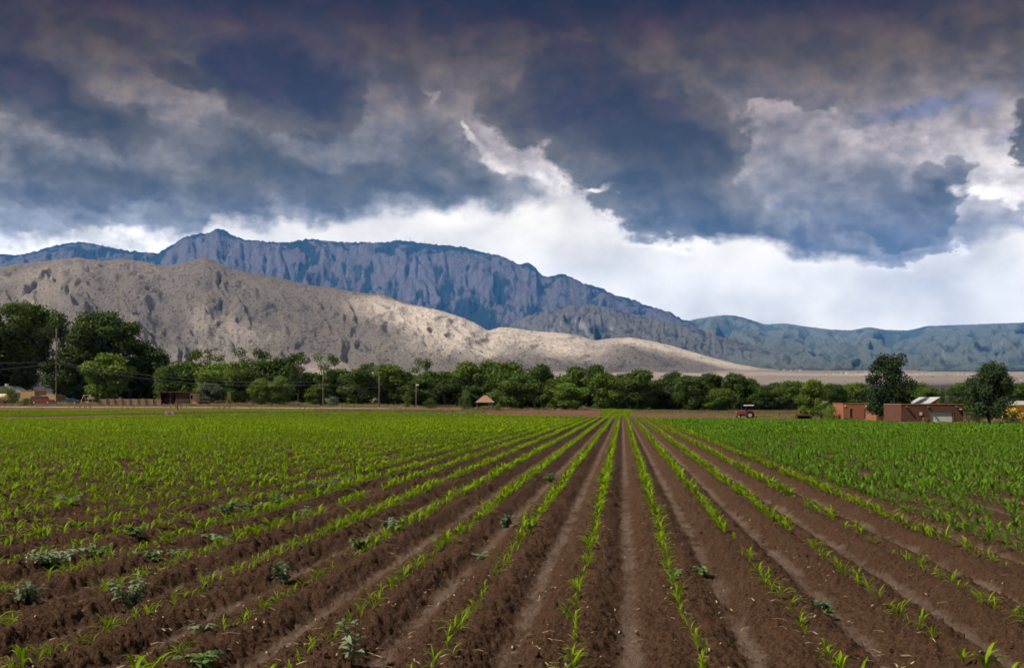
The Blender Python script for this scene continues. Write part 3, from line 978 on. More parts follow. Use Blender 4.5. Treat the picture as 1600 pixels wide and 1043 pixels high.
def tube(points, radii, n=6):
    points = np.array(points, float)
    V, Q = [], []
    for i, p in enumerate(points):
        d = points[min(i + 1, len(points) - 1)] - points[max(i - 1, 0)]
        d /= np.linalg.norm(d) + 1e-9
        a = np.cross(d, [0, 0, 1.0]) if abs(d[2]) < .95 else np.cross(d, [1.0, 0, 0])
        a /= np.linalg.norm(a); b = np.cross(d, a)
        t = np.linspace(0, 2 * math.pi, n + 1)[:-1]
        V.append(p + radii[i] * (np.cos(t)[:, None] * a + np.sin(t)[:, None] * b))
    for i in range(len(points) - 1):
        for j in range(n):
            Q.append((i * n + j, i * n + (j + 1) % n, (i + 1) * n + (j + 1) % n, (i + 1) * n + j))
    V = np.concatenate(V)
    k = len(V)
    V = np.concatenate([V, points[-1:]])       # cap
    cap = [((len(points) - 1) * n + j, (len(points) - 1) * n + (j + 1) % n, k, k) for j in range(n)]
    return V, np.array(Q), np.array([c[:3] for c in cap])

def tube_mesh(name, points, radii, n=6):
    V, Q, C = tube(points, radii, n)
    return mesh_np(name, V, Q, C, smooth=True)

def join(name, lst, smooth=False):
    """lst of (V, quads, tris) -> one mesh"""
    Vs, Qs, Ts, n = [], [], [], 0
    for V, Q, Tt in lst:
        Vs.append(V)
        if Q is not None and len(Q): Qs.append(np.asarray(Q) + n)
        if Tt is not None and len(Tt): Ts.append(np.asarray(Tt) + n)
        n += len(V)
    return mesh_np(name, np.concatenate(Vs), np.concatenate(Qs) if Qs else None, np.concatenate(Ts) if Ts else None, smooth)

def weed(px, py, size, height, nst, label, seed):
    r = np.random.default_rng(seed)
    Y = H * F / (py - HY)
    X = (px - 800) / F * Y
    root = bpy.data.objects.new('weed', None)
    COL.objects.link(root)
    root.location = (X, Y, float(zfield(X, Y)) - .01)
    root['label'], root['category'], root['group'] = label, 'weed', 'leafy weeds among the corn rows'
    leafset = WEED_SETS[seed % 3]
    nst = int(nst * 1.5) if nst > 2 else nst
    for i in range(nst):
        az = r.uniform(0, 6.28)
        out = size * r.uniform(.2, .8) if nst > 1 else size * .1
        hh = height * r.uniform(.65, 1.0)
        tip = np.array([math.cos(az) * out, math.sin(az) * out, hh])
        pts = [np.zeros(3), tip * np.array([.35, .35, .5]), tip]
        obj('stem', tube_mesh('weed_stem', pts, [.009, .007, .004], 5), M_WEED_STEM, root)
        nl = int(13 + 12 * hh / .4)
        for j in range(nl):
            f = .25 + .75 * (j + r.uniform(0, .8)) / nl
            p = pts[0] * (1 - f) ** 2 + 2 * f * (1 - f) * pts[1] + f * f * pts[2]
            l = obj('leaf', leafset[r.integers(0, 3)], None, root, loc=tuple(p))
            l.rotation_euler = (r.normal(0, .35), r.uniform(-.75, .35), j * 2.4 + r.normal(0, .4))
            s = r.uniform(.7, 1.2) * (1.1 - .4 * f)
            l.scale = (s, s, s)

WEEDS = [  # px, py (foot), spread, height, stems, label
    (88, 882, .75, .33, 9, 'widest low grey-green weed clump, nearest the left edge of the field'),
    (147, 866, .40, .33, 4, 'upright grey-green weed just right of the widest weed clump'),
    (48, 935, .35, .36, 4, 'leafy weed at the left edge with corn seedlings just right of it'),
    (203, 942, .42, .50, 5, 'tallest bushy weed in the left foreground, spilling over bare soil'),
    (236, 872, .34, .24, 4, 'weed between two corn rows, left one of a close pair'),
    (276, 862, .42, .18, 5, 'low spreading weed, right one of a close pair'),
    (340, 843, .42, .22, 5, 'low grey weed at the end of a corn gap above the close pair'),
    (210, 843, .36, .22, 4, 'small weed behind the close pair, far side of the next row'),
    (440, 920, .30, .32, 3, 'weed with a star of pale leaves standing in a corn row'),
    (553, 1038, .30, .44, 2, 'upright broad-leaved weed in the near foreground left of centre'),
    (325, 1043, .36, .12, 4, 'flat broad-leaved weed at the bottom edge of the picture'),
    (308, 995, .24, .08, 3, 'tiny flat weed on bare soil near the bottom left'),
    (612, 832, .50, .28, 5, 'weed growing within the corn row left of the centre rows'),
    (560, 862, .34, .18, 4, 'small weed at the near end of the same corn row as the larger one'),
    (790, 818, .34, .34, 4, 'lone bright weed standing on bare soil between two central rows'),
    (748, 862, .42, .12, 4, 'flat weed lying on bare soil below the lone bright weed'),
    (858, 752, .6, .38, 6, 'distant weed clump between the central rows'),
    (356, 803, .6, .32, 7, 'left end of the long weed patch in the left rows'),
    (395, 796, .55, .30, 6, 'second clump of the long weed patch in the left rows'),
    (434, 784, .6, .34, 7, 'third clump of the long weed patch in the left rows'),
    (495, 767, .7, .40, 7, 'tall middle clump of the long weed patch'),
    (535, 757, .7, .36, 7, 'clump right of the tall one in the long weed patch'),
    (568, 750, .6, .34, 6, 'right end of the long weed patch'),
    (478, 800, .5, .22, 5, 'weed on bare soil below the long weed patch'),
    (110, 795, .6, .26, 6, 'weed patch far left, near the left edge behind the clumps'),
    (1095, 893, .28, .12, 4, 'dark weed in the furrow right of the centre row'),
    (1048, 905, .26, .10, 3, 'pale flat weed beside the first row right of centre'),
    (1284, 938, .30, .08, 4, 'low mossy weed between the second and third right rows'),
    (1284, 955, .22, .06, 3, 'small flat weed just below the low mossy one'),
]
for i, w in enumerate(WEEDS):
    weed(*w[:5], w[5], 300 + i)

# ------------------------------------------------------------------ clods, straw
def build_litter():
    r = np.random.default_rng(9)
    # clods: lumpy eight-sided stones of soil
    base = []
    for k in range(6):
        a = np.linspace(0, 2 * math.pi, 7)[:-1]
        V = np.concatenate([[[0, 0, -.6]], np.stack([np.cos(a), np.sin(a), a * 0 - .25], -1) * r.uniform(.75, 1.2, (6, 1)), np.stack([np.cos(a + .5), np.sin(a + .5), a * 0 + .9], -1) * r.uniform(.4, .75, (6, 1)), [[0, 0, .75]]])
        Q = [(1 + i, 1 + (i + 1) % 6, 7 + (i + 1) % 6, 7 + i) for i in range(6)] + [(7 + i, 7 + (i + 1) % 6, 13, 13) for i in range(6)]
        base.append((V, np.array([q for q in Q if q[2] != q[3]]), np.array([(q[0], q[1], q[2]) for q in Q if q[2] == q[3]])))
    n = 15000
    Y = 8.5 + 34 * r.random(n) ** 1.9
    X = r.uniform(-.6, .6, n) * Y
    ph = (rowcoord(X, Y) - ROW_0) / ROW_W
    ph = np.abs(ph - np.round(ph)) * 2
    keep = r.random(n) < .2 + .8 * np.exp(-((ph - .45) / .3) ** 2)
    X, Y = X[keep], Y[keep]
    s = .006 + .024 * r.random(len(X)) ** 3.5 * (1 + Y / 60)
    lst = []
    pos = np.stack([X, Y, zfield(X, Y) + s * .2], -1)
    rot = r.uniform(0, 6.28, len(X))
    which = r.integers(0, 6, len(X))
    for k, (V, Q, Tt) in enumerate(base):
        m = which == k
        for f in (Q, Tt):
            pass
        V2, Q2 = scatter([(V, Q)], pos[m], rot[m], s[m], r)
        _, T2 = scatter([(V, Tt)], pos[m], rot[m], s[m], r)
        lst.append((V2, Q2, T2))
    obj('soil_clods', join('soil_clods', lst), M_SOIL, label='crumbled clods of dark brown soil on the furrow shoulders', cat='soil clods', kind='stuff')
    # straw and dry stalk bits
    n = 2600
    Y = 9 + 40 * r.random(n) ** 1.7
    X = r.uniform(-.6, .6, n) * Y
    keep = fbm(X * .5, Y * .4, 2, 91) > -.15
    X, Y = X[keep], Y[keep]
    tm = []
    for k in range(5):
        L = .03 + .06 * r.random() ** 2
        w = r.uniform(.003, .008)
        b = r.uniform(-.3, .3) * L
        V = np.array([(-L, -w, 0), (-L, w, 0), (0, w + b, .012), (0, -w + b, .012), (L, -w, .004), (L, w, .004)])
        tm.append((V, np.array([(0, 3, 2, 1), (3, 4, 5, 2)])))
    V, Q = scatter(tm, np.stack([X, Y, zfield(X, Y) + .008], -1), r.uniform(0, 6.28, len(X)), r.uniform(.6, 1.5, len(X)), r)
    obj('straw_litter', mesh_np('straw_litter', V, Q), plain('dry_straw', (.36, .27, .15), var=.35, scale=4), label='scattered bits of pale straw and dry stalk on the soil', cat='straw', kind='stuff')
build_litter()
# ------------------------------------------------------------------ trees
def crown_arrays(r, clumps, density, size, flat=0.75):
    Vs = []
    for cx, cy, cz, rad in clumps:
        n = int(density * rad * rad) + 12
        d = r.normal(size=(n, 3)); d /= np.linalg.norm(d, axis=1)[:, None]
        rr = rad * np.clip(r.normal(.86, .2, n), .15, 1.3)
        P = np.array([cx, cy, cz]) + d * rr[:, None] * np.array([1, 1, flat])
        nrm = d + r.normal(0, .75, (n, 3)) + np.array([0, 0, .35])
        nrm /= np.linalg.norm(nrm, axis=1)[:, None]
        a = np.cross(nrm, r.normal(size=(n, 3))); a /= np.linalg.norm(a, axis=1)[:, None]
        b = np.cross(nrm, a)
        s = size * r.uniform(.55, 1.25, n)[:, None]
        V = np.stack([P - a * s, P - b * s * .6 + nrm * s * .12, P + a * s, P + b * s * .6 + nrm * s * .12], 1)
        Vs.append(V.reshape(-1, 3))
    V = np.concatenate(Vs)
    Q = np.arange(len(V)).reshape(-1, 4)
    return V, Q

def envelope(r, n, W, Hh, z0, shape, rad):
    """clump centres filling a crown; shape gives half width (0..1) as a function of height 0..1"""
    out = []
    for i in range(n):
        for _ in range(40):
            f = r.uniform(0, 1)
            w = np.interp(f, *np.array(shape, float).T)
            if r.uniform() < w + .15: break
        az = r.uniform(0, 6.28)
        q = w * W / 2 * math.sqrt(r.uniform(.1, 1))
        R = rad * r.uniform(.7, 1.3)
        q = max(0, q - R * .55)
        z = z0 + f * (Hh - z0)
        z = min(z, Hh - R * .6)
        out.append((q * math.cos(az), q * math.sin(az), z, R))
    return out

def limb(p0, p1, r0, r1, r, seg=4, sag=.08):
    p0, p1 = np.array(p0, float), np.array(p1, float)
    L = np.linalg.norm(p1 - p0)
    pts, rad = [], []
    for i in range(seg + 1):
        f = i / seg
        pts.append(p0 * (1 - f) + p1 * f + r.normal(0, sag * L * .4, 3) * math.sin(math.pi * f) + np.array([0, 0, sag * L * math.sin(math.pi * f)]))
        rad.append(r0 * (1 - f) + r1 * f)
    return tube(pts, rad, 6)

def tree_meshes(name, seed, Hh, W, n, rad, shape, z0, density, size, trunk_r, fork, nlimb, flat=.75, stems=1):
    r = np.random.default_rng(seed)
    cl = envelope(r, n, W, Hh, z0, shape, rad)
    crown = mesh_np(name + '_crown', *crown_arrays(r, cl, density, size, flat))
    parts = []
    order = sorted(range(len(cl)), key=lambda i: -r.uniform())
    for s in range(stems):
        bx, by = (0, 0) if stems == 1 else r.normal(0, W * .05, 2)
        top = np.array([bx + r.normal(0, W * .04), by + r.normal(0, W * .04), fork])
        parts.append(limb((bx, by, -.3), top, trunk_r, trunk_r * .7, r, 4, .02))
        for i in order[s::stems][:nlimb]:
            c = np.array(cl[i][:3])
            parts.append(limb(top - np.array([0, 0, fork * .15 * r.uniform()]), c, trunk_r * .5, trunk_r * .12, r))
    trunk = join(name + '_trunk', parts, True)
    return crown, trunk

def foliage(name, ca, cb, trans=.25):
    def f(t):
        g = t.new('ShaderNodeNewGeometry')
        oi = t.new('ShaderNodeObjectInfo')
        p = g.outputs['Position']
        n = t.noise(p, .35, 3, .6)
        k = t.m('ADD', t.m('MULTIPLY', n, .5), t.m('ADD', t.m('MULTIPLY', g.outputs['Random Per Island'], .25), t.m('MULTIPLY', oi.outputs['Random'], .25)))
        c = t.mix(t.step(k, .25, .75), ca, cb)
        b = pbsdf(t, c, .6, spec=.15)
        tl = t.new('ShaderNodeBsdfTranslucent')
        t.put(tl.inputs['Color'], c)
        mx = t.new('ShaderNodeMixShader')
        mx.inputs[0].default_value = trans
        t.nt.links.new(b, mx.inputs[1]); t.nt.links.new(tl.outputs[0], mx.inputs[2])
        return mx.outputs[0]
    return material(name, f)
M_LEAF_DARK = foliage('dark_tree_leaves', (.030, .056, .008), (.074, .112, .015))
M_LEAF_MID = foliage('tree_leaves', (.046, .082, .008), (.108, .162, .018))
M_LEAF_LIGHT = foliage('bright_tree_leaves', (.068, .118, .010), (.145, .215, .024))
M_LEAF_GREY = foliage('grey_green_leaves', (.070, .095, .050), (.13, .16, .09))
M_LEAF_RED = foliage('reddish_shrub_leaves', (.055, .040, .016), (.10, .075, .03))
M_LEAF_PINE = foliage('juniper_leaves', (.019, .038, .013), (.042, .070, .022))
M_BARK = plain('bark', (.075, .058, .042), .95, .35, 3.0)

ROUND = [(0, .35), (.15, .7), (.4, 1), (.65, .95), (.85, .65), (1, .25)]
BROAD = [(0, .25), (.2, .7), (.5, 1), (.75, .9), (.92, .6), (1, .3)]
OPEN = [(0, .2), (.3, .55), (.6, .95), (.85, .9), (1, .5)]
LOBED = [(0, .5), (.12, .9), (.35, 1), (.6, .88), (.8, .7), (1, .4)]
CONE = [(0, .8), (.2, 1), (.5, .7), (.8, .35), (1, .08)]
DOME = [(0, .85), (.3, 1), (.6, .9), (.85, .6), (1, .2)]
KIND = {}
for q in range(4):
    KIND['round%d' % q] = tree_meshes('tree', 400 + q, 10.5, 9.5, 40, 1.6, ROUND if q % 2 else BROAD, .3, 105, .27, .28, 2.2, 9)
for q in range(2):
    KIND['open%d' % q] = tree_meshes('tree', 420 + q, 11.5, 9.0, 19, 1.15, OPEN, 2.8, 85, .24, .26, 3.4, 12)
for q in range(2):
    KIND['big%d' % q] = tree_meshes('cottonwood', 430 + q, 21, 18, 60, 2.2, BROAD if q else OPEN, 2.6, 85, .33, .55, 5.5, 18)
KIND['lobed0'] = tree_meshes('tree', 441, 9.5, 7.2, 62, .80, LOBED, 1.4, 330, .15, .21, 2.0, 16, .95)
KIND['lobed1'] = tree_meshes('tree', 442, 8.0, 6.6, 60, .78, LOBED, 1.2, 330, .15, .21, 1.6, 16, .95)
KIND['bush0'] = tree_meshes('bush', 451, 2.6, 2.6, 16, .55, DOME, .25, 260, .09, .06, .5, 7, .9, 3)
KIND['bush1'] = tree_meshes('bush', 452, 2.6, 3.4, 18, .55, DOME, .25, 230, .09, .06, .5, 7, .9, 3)
KIND['conifer'] = tree_meshes('juniper', 453, 6, 3.0, 24, .6, CONE, .5, 150, .11, .12, 1.5, 6, 1.0)
DIM = {k: (10.5, 9.5) for k in KIND}
DIM.update(open0=(11.5, 9.0), open1=(11.5, 9.0), big0=(21, 18), big1=(21, 18), lobed0=(9.5, 7.2), lobed1=(8.0, 6.6), bush0=(2.6, 2.6), bush1=(2.6, 3.4), conifer=(6, 3.0))
CROWNS = {}
tr = np.random.default_rng(88)
def plant_tree(kind, mat, px, top, width, Y, label, name='tree', group=None, cat='tree', base_py=None):
    X, Y, z = at(px, Y) if base_py is None else hit(px, base_py)
    if base_py is not None and Y < 205: z = 0.0
    ztop = H + (HY - top) / F * Y
    Hh, W = DIM[kind]
    sz = (ztop - z) / Hh
    sx = width / F * Y / W
    root = bpy.data.objects.new(name, None)
    COL.objects.link(root)
    root.location = (X, Y, z)
    root.scale = (sx, sx, sz)
    root.rotation_euler = (0, 0, tr.uniform(0, 6.28))
    root['label'], root['category'] = label, cat
    if group: root['group'] = group
    key = (kind, mat.name)
    if key not in CROWNS:
        me = KIND[kind][0] if not any(k[0] == kind for k in CROWNS) else KIND[kind][0].copy()
        me.materials.clear(); me.materials.append(mat)
        CROWNS[key] = me
    obj('crown', CROWNS[key], None, root)
    obj('trunk', KIND[kind][1], M_BARK, root)
    return root

D_, M_, L_, G_ = M_LEAF_DARK, M_LEAF_MID, M_LEAF_LIGHT, M_LEAF_GREY
# the long line of trees beyond the field: (px, top py, width px, depth m, kind, leaves)
LINE = [
    (-60, 500, 130, 330, 'round0', D_), (208, 556, 60, 345, 'round1', M_), (236, 551, 58, 340, 'round2', D_), (262, 572, 52, 322, 'round3', M_), (290, 563, 60, 335, 'round0', M_),
    (318, 556, 56, 345, 'open0', M_), (343, 563, 66, 325, 'round1', L_), (372, 574, 50, 320, 'round2', M_), (388, 554, 52, 345, 'open1', D_), (412, 558, 66, 338, 'round3', D_),
    (330, 598, 40, 310, 'round2', G_), (408, 592, 36, 305, 'round0', L_), (438, 600, 44, 305, 'round1', L_), (440, 565, 56, 335, 'round0', D_), (466, 549, 46, 328, 'open0', D_),
    (478, 578, 48, 340, 'round2', M_), (500, 600, 40, 312, 'round3', M_), (506, 564, 46, 330, 'open1', M_), (530, 572, 60, 335, 'round1', D_), (560, 580, 70, 325, 'round0', D_),
    (577, 570, 34, 345, 'open0', D_), (608, 582, 56, 330, 'round2', M_), (632, 576, 56, 345, 'round3', D_), (656, 569, 44, 345, 'open1', M_), (683, 573, 60, 335, 'round0', M_),
    (655, 600, 60, 318, 'round1', D_), (703, 590, 56, 320, 'round2', D_), (728, 577, 56, 345, 'round1', M_), (735, 596, 50, 325, 'round0', D_), (762, 574, 64, 345, 'round3', M_), (792, 577, 70, 335, 'round2', M_),
    (820, 569, 34, 350, 'open0', M_), (812, 598, 54, 318, 'round1', M_), (846, 579, 54, 345, 'round0', D_), (866, 596, 40, 330, 'round3', M_), (888, 593, 48, 315, 'round2', L_), (898, 583, 58, 345, 'round1', M_),
    (931, 579, 42, 350, 'round0', D_), (946, 594, 56, 325, 'round3', M_), (975, 583, 56, 340, 'round2', D_), (1000, 588, 56, 330, 'round1', D_), (1026, 592, 52, 340, 'round0', D_), (1052, 588, 48, 335, 'round3', D_),
    (1080, 596, 60, 325, 'round2', D_), (1108, 579, 60, 345, 'round1', D_), (1125, 600, 56, 320, 'round0', M_), (1150, 596, 50, 340, 'round2', D_), (1172, 594, 52, 340, 'round3', D_), (1196, 602, 50, 335, 'round1', D_),
    (1212, 600, 50, 350, 'round0', M_), (1238, 604, 52, 345, 'round2', M_),
    (1300, 606, 56, 400, 'round3', M_), (1340, 607, 60, 410, 'round1', M_), (1380, 608, 60, 400, 'round0', M_), (1425, 606, 60, 410, 'round2', M_), (1452, 609, 50, 400, 'round3', M_), (1505, 608, 60, 415, 'round1', M_),
    (1590, 607, 60, 405, 'round0', M_), (1640, 604, 70, 400, 'round2', M_), (1700, 600, 80, 400, 'round3', M_),
]
for i in range(30):
    LINE.append((205 + i * 36 + 9 * math.sin(i * 2.3), 604 + 5 * math.sin(i * 1.7), 62, 362 + 6 * math.sin(i), 'round%d' % (i % 4), D_ if i % 3 else M_))
MARKS = [(88, 'the tallest utility pole'), (277, 'the red standpipe'), (360, 'the braced fence corner'), (505, 'the second utility pole'), (592, 'the third utility pole'), (651, 'the rightmost utility pole'),
         (758, 'the brown-roofed gazebo'), (965, 'the point where the rows meet'), (1165, 'the red tractor'), (1268, 'the pale green tree'), (1392, 'the dark house tree'), (1547, 'the rightmost dark tree')]
LOOK = {'round': 'rounded', 'open': 'open-branched', 'big': 'huge'}
TONE = {D_.name: 'dark green', M_.name: 'green', L_.name: 'bright green', G_.name: 'grey-green'}
seen = {}
for px, top, w, Y, kind, mat in sorted(LINE, key=lambda a: a[0]):
    left = [m for m in MARKS if m[0] <= px]
    where = f'right of {left[-1][1]}' if left else 'at the left edge, left of the tallest utility pole'
    key = where
    seen[key] = seen.get(key, 0) + 1
    nth = ORD[seen[key]]
    lab = f'{TONE[mat.name]} {LOOK[kind[:-1]]} treeline tree, {nth} {where}' if left else f'{TONE[mat.name]} {LOOK[kind[:-1]]} tree {where}'
    plant_tree(kind, mat, px, top - 3 + 9 * math.sin(px * .37), w * (1.16 + .14 * math.sin(px * .83)), Y, lab, group='trees of the far treeline')

# the trees that stand out
plant_tree('big0', D_, 38, 476, 138, 335, 'tallest dark cottonwood at the left edge behind the yellow house', 'cottonwood')
plant_tree('big1', D_, 163, 489, 142, 340, 'tall dark cottonwood right of the tallest utility pole', 'cottonwood')
plant_tree('round2', D_, 112, 545, 90, 330, 'dark tree between the two tall cottonwoods, above the parked blue car')
plant_tree('round0', D_, 12, 560, 76, 345, 'dark tree under the leftmost cottonwood beside the cream tank')
plant_tree('round1', L_, 168, 554, 84, 322, 'bright green round tree in front of the tall cottonwoods')
plant_tree('lobed0', M_LEAF_PINE, 1392, 555, 90, 165, 'tall dark tree with upright lobes standing before the brick house', base_py=660.5)
plant_tree('lobed1', M_LEAF_PINE, 1547, 568, 86, 145, 'dark spreading tree right of the garage', base_py=664)
plant_tree('round3', L_, 1268, 594, 50, 230, 'pale green tree beside the round bush, left of the brick house')
plant_tree('bush0', L_, 1297, 635, 30, 188, 'bright green round bush left of the brick house', 'bush', cat='bush')
plant_tree('bush1', M_, 1283, 631, 34, 196, 'darker bush half hidden behind the bright round bush', 'bush', cat='bush')
plant_tree('bush1', M_LEAF_RED, 1527, 648, 26, 147, 'dark reddish shrub between the garage and the right tree', 'bush', cat='bush')
plant_tree('bush1', D_, 1586, 641, 48, 150, 'dark bush at the right edge below the yellow building', 'bush', cat='bush')
plant_tree('bush1', M_, 1512, 634, 44, 165, 'green shrub behind the right corner of the garage', 'bush', cat='bush')
plant_tree('bush0', D_, 1478, 634, 40, 215, 'green shrub showing above the garage roof', 'bush', cat='bush')
for px, top, w, lab in [(1473, 603, 16, 'left dark juniper of the three above the garage'), (1486, 600, 18, 'middle and tallest dark juniper above the garage'), (1504, 602, 15, 'right dark juniper of the three above the garage')]:
    plant_tree('conifer', M_LEAF_PINE, px, top, w, 300, lab, 'juniper_tree', 'junipers beyond the garage')
for px, top, w, Y, mt, lab in [(672, 622, 22, 288, D_, 'dark bush beside the rightmost utility pole'), (727, 610, 20, 292, M_, 'slim green bush left of the gazebo'), (777, 631, 14, 283, L_, 'small bright bush right of the gazebo'),
                            (636, 613, 14, 300, M_, 'small green bush left of the rightmost utility pole'), (520, 620, 26, 300, G_, 'grey-green bush right of the second utility pole'), (40, 622, 22, 282, M_, 'green bush before the yellow house'),
                            (10, 606, 40, 300, M_, 'green bush behind the cream tank')]:
    plant_tree('bush0', mt, px, top, w, Y, lab, 'bush', cat='bush')

for px, top, w, lab in [(1322, 652, 12, 'low dark shrub at the left corner of the brick house'), (1337, 654, 14, 'low dark shrub between the two tall windows of the house'), (1376, 653, 13, 'low shrub beside the white front door'), (1572, 650, 22, 'olive shrub left of the dark bush at the right edge')]:
    plant_tree('bush1', D_, px, top, w, 183 if px < 1400 else 156, lab, 'bush', cat='bush')
# ------------------------------------------------------------------ building blocks
def box(x0, x1, y0, y1, z0, z1):
    V = np.array([(x, y, z) for z in (z0, z1) for y in (y0, y1) for x in (x0, x1)], float)
    Q = np.array([(0, 2, 3, 1), (4, 5, 7, 6), (0, 1, 5, 4), (2, 6, 7, 3), (0, 4, 6, 2), (1, 3, 7, 5)])
    return V, Q, None

def prism(profile, y0, y1):
    """polygon in (x, z), extruded along y"""
    p = np.array(profile, float)
    n = len(p)
    V = np.concatenate([np.c_[p[:, 0], np.full(n, y0), p[:, 1]], np.c_[p[:, 0], np.full(n, y1), p[:, 1]]])
    Q = [(i, (i + 1) % n, n + (i + 1) % n, n + i) for i in range(n)]
    c0, c1 = p.mean(0), p.mean(0)
    V = np.concatenate([V, [[c0[0], y0, c0[1]], [c1[0], y1, c1[1]]]])
    Tt = [(i, 2 * n, (i + 1) % n) for i in range(n)] + [(n + i, n + (i + 1) % n, 2 * n + 1) for i in range(n)]
    return V, np.array(Q), np.array(Tt)

def wheel(x, y, z, rad, w, n=16):
    a = np.linspace(0, 2 * math.pi, n + 1)[:-1]
    prof = [(x + rad * math.cos(t), z + rad * math.sin(t)) for t in a]
    return prism(prof, y - w / 2, y + w / 2)

def thing(name, label, cat, loc, rz=0.0, group=None):
    o = bpy.data.objects.new(name, None)
    COL.objects.link(o)
    o.location = loc
    o.rotation_euler = (0, 0, rz)
    o['label'], o['category'] = label, cat
    if group: o['group'] = group
    return o

def part(name, lst, mat, parent, smooth=False, bevel=0.0):
    o = obj(name, join(name, lst if isinstance(lst, list) else [lst], smooth), mat, parent)
    if bevel:
        b = o.modifiers.new('bevel', 'BEVEL')
        b.width = bevel; b.segments = 2; b.limit_method = 'ANGLE'
    return o

M_STUCCO = plain('terracotta_stucco', (.26, .10, .052), .9, .18, .6)
M_WALLDK = plain('garage_wall_dark', (.105, .046, .030), .9, .22, 1.2)  # garage wing in a darker tone than the other wing
M_TRIM = plain('stucco_cap', (.33, .17, .10), .9)
M_WHITE = plain('white_paint', (.78, .77, .74), .6, .05)
M_OFFWHITE = plain('garage_paint', (.50, .48, .45), .6, .05)
M_GLASS = plain('dark_glass', (.02, .024, .03), .15, .2, spec=.6)
M_FRAME = plain('brown_window_frame', (.12, .07, .05))
M_METAL_ROOF = plain('pale_metal_roof', (.42, .41, .42), .5, .1, metal=.2)
M_WOOD = plain('weathered_wood', (.16, .115, .075), .95, .3, 2.0)
M_WOOD_DK = plain('dark_barn_wood', (.085, .045, .03), .95, .3, 2.0)
M_WOOD_PALE = plain('pale_plywood', (.50, .36, .17), .9, .15, 2.0)
M_POLE = plain('pole_wood', (.12, .08, .055), .95, .2, 2.0)
M_RED = plain('red_paint', (.20, .035, .028), .5, .15)
M_CARRED = plain('maroon_car_paint', (.22, .025, .03), .3, .1, spec=.5)
M_CARBLUE = plain('dark_blue_car_paint', (.02, .035, .075), .25, .1, spec=.5)
M_RUBBER = plain('rubber', (.02, .02, .02), .9)
M_CHROME = plain('hub_metal', (.55, .55, .55), .35, .05, metal=.8)
M_YELLOW = plain('yellow_stucco', (.42, .30, .13), .9, .12, .8)
M_YELLOW2 = plain('ochre_wall', (.72, .40, .05), .8, .12, .8)
M_TANK = plain('cream_tank_paint', (.62, .50, .28), .5, .12)
M_GREYROOF = plain('grey_shingles', (.30, .30, .31), .9, .15)
M_THATCH = plain('brown_shingle_roof', (.24, .145, .085), .95, .25, 3.0)
M_FENCE = plain('tan_fence_boards', (.33, .22, .145), .95, .2, 1.2)
M_RUST = plain('rusty_iron', (.15, .075, .045), .85, .35, 3.0)
M_CONC = plain('concrete', (.27, .25, .23), .95, .15)
M_WIRE = plain('cable', (.11, .11, .11), .7)
M_DARK = plain('dark_interior', (.02, .016, .013), .95)
M_TEAL = plain('dark_green_cab', (.03, .06, .06), .5)

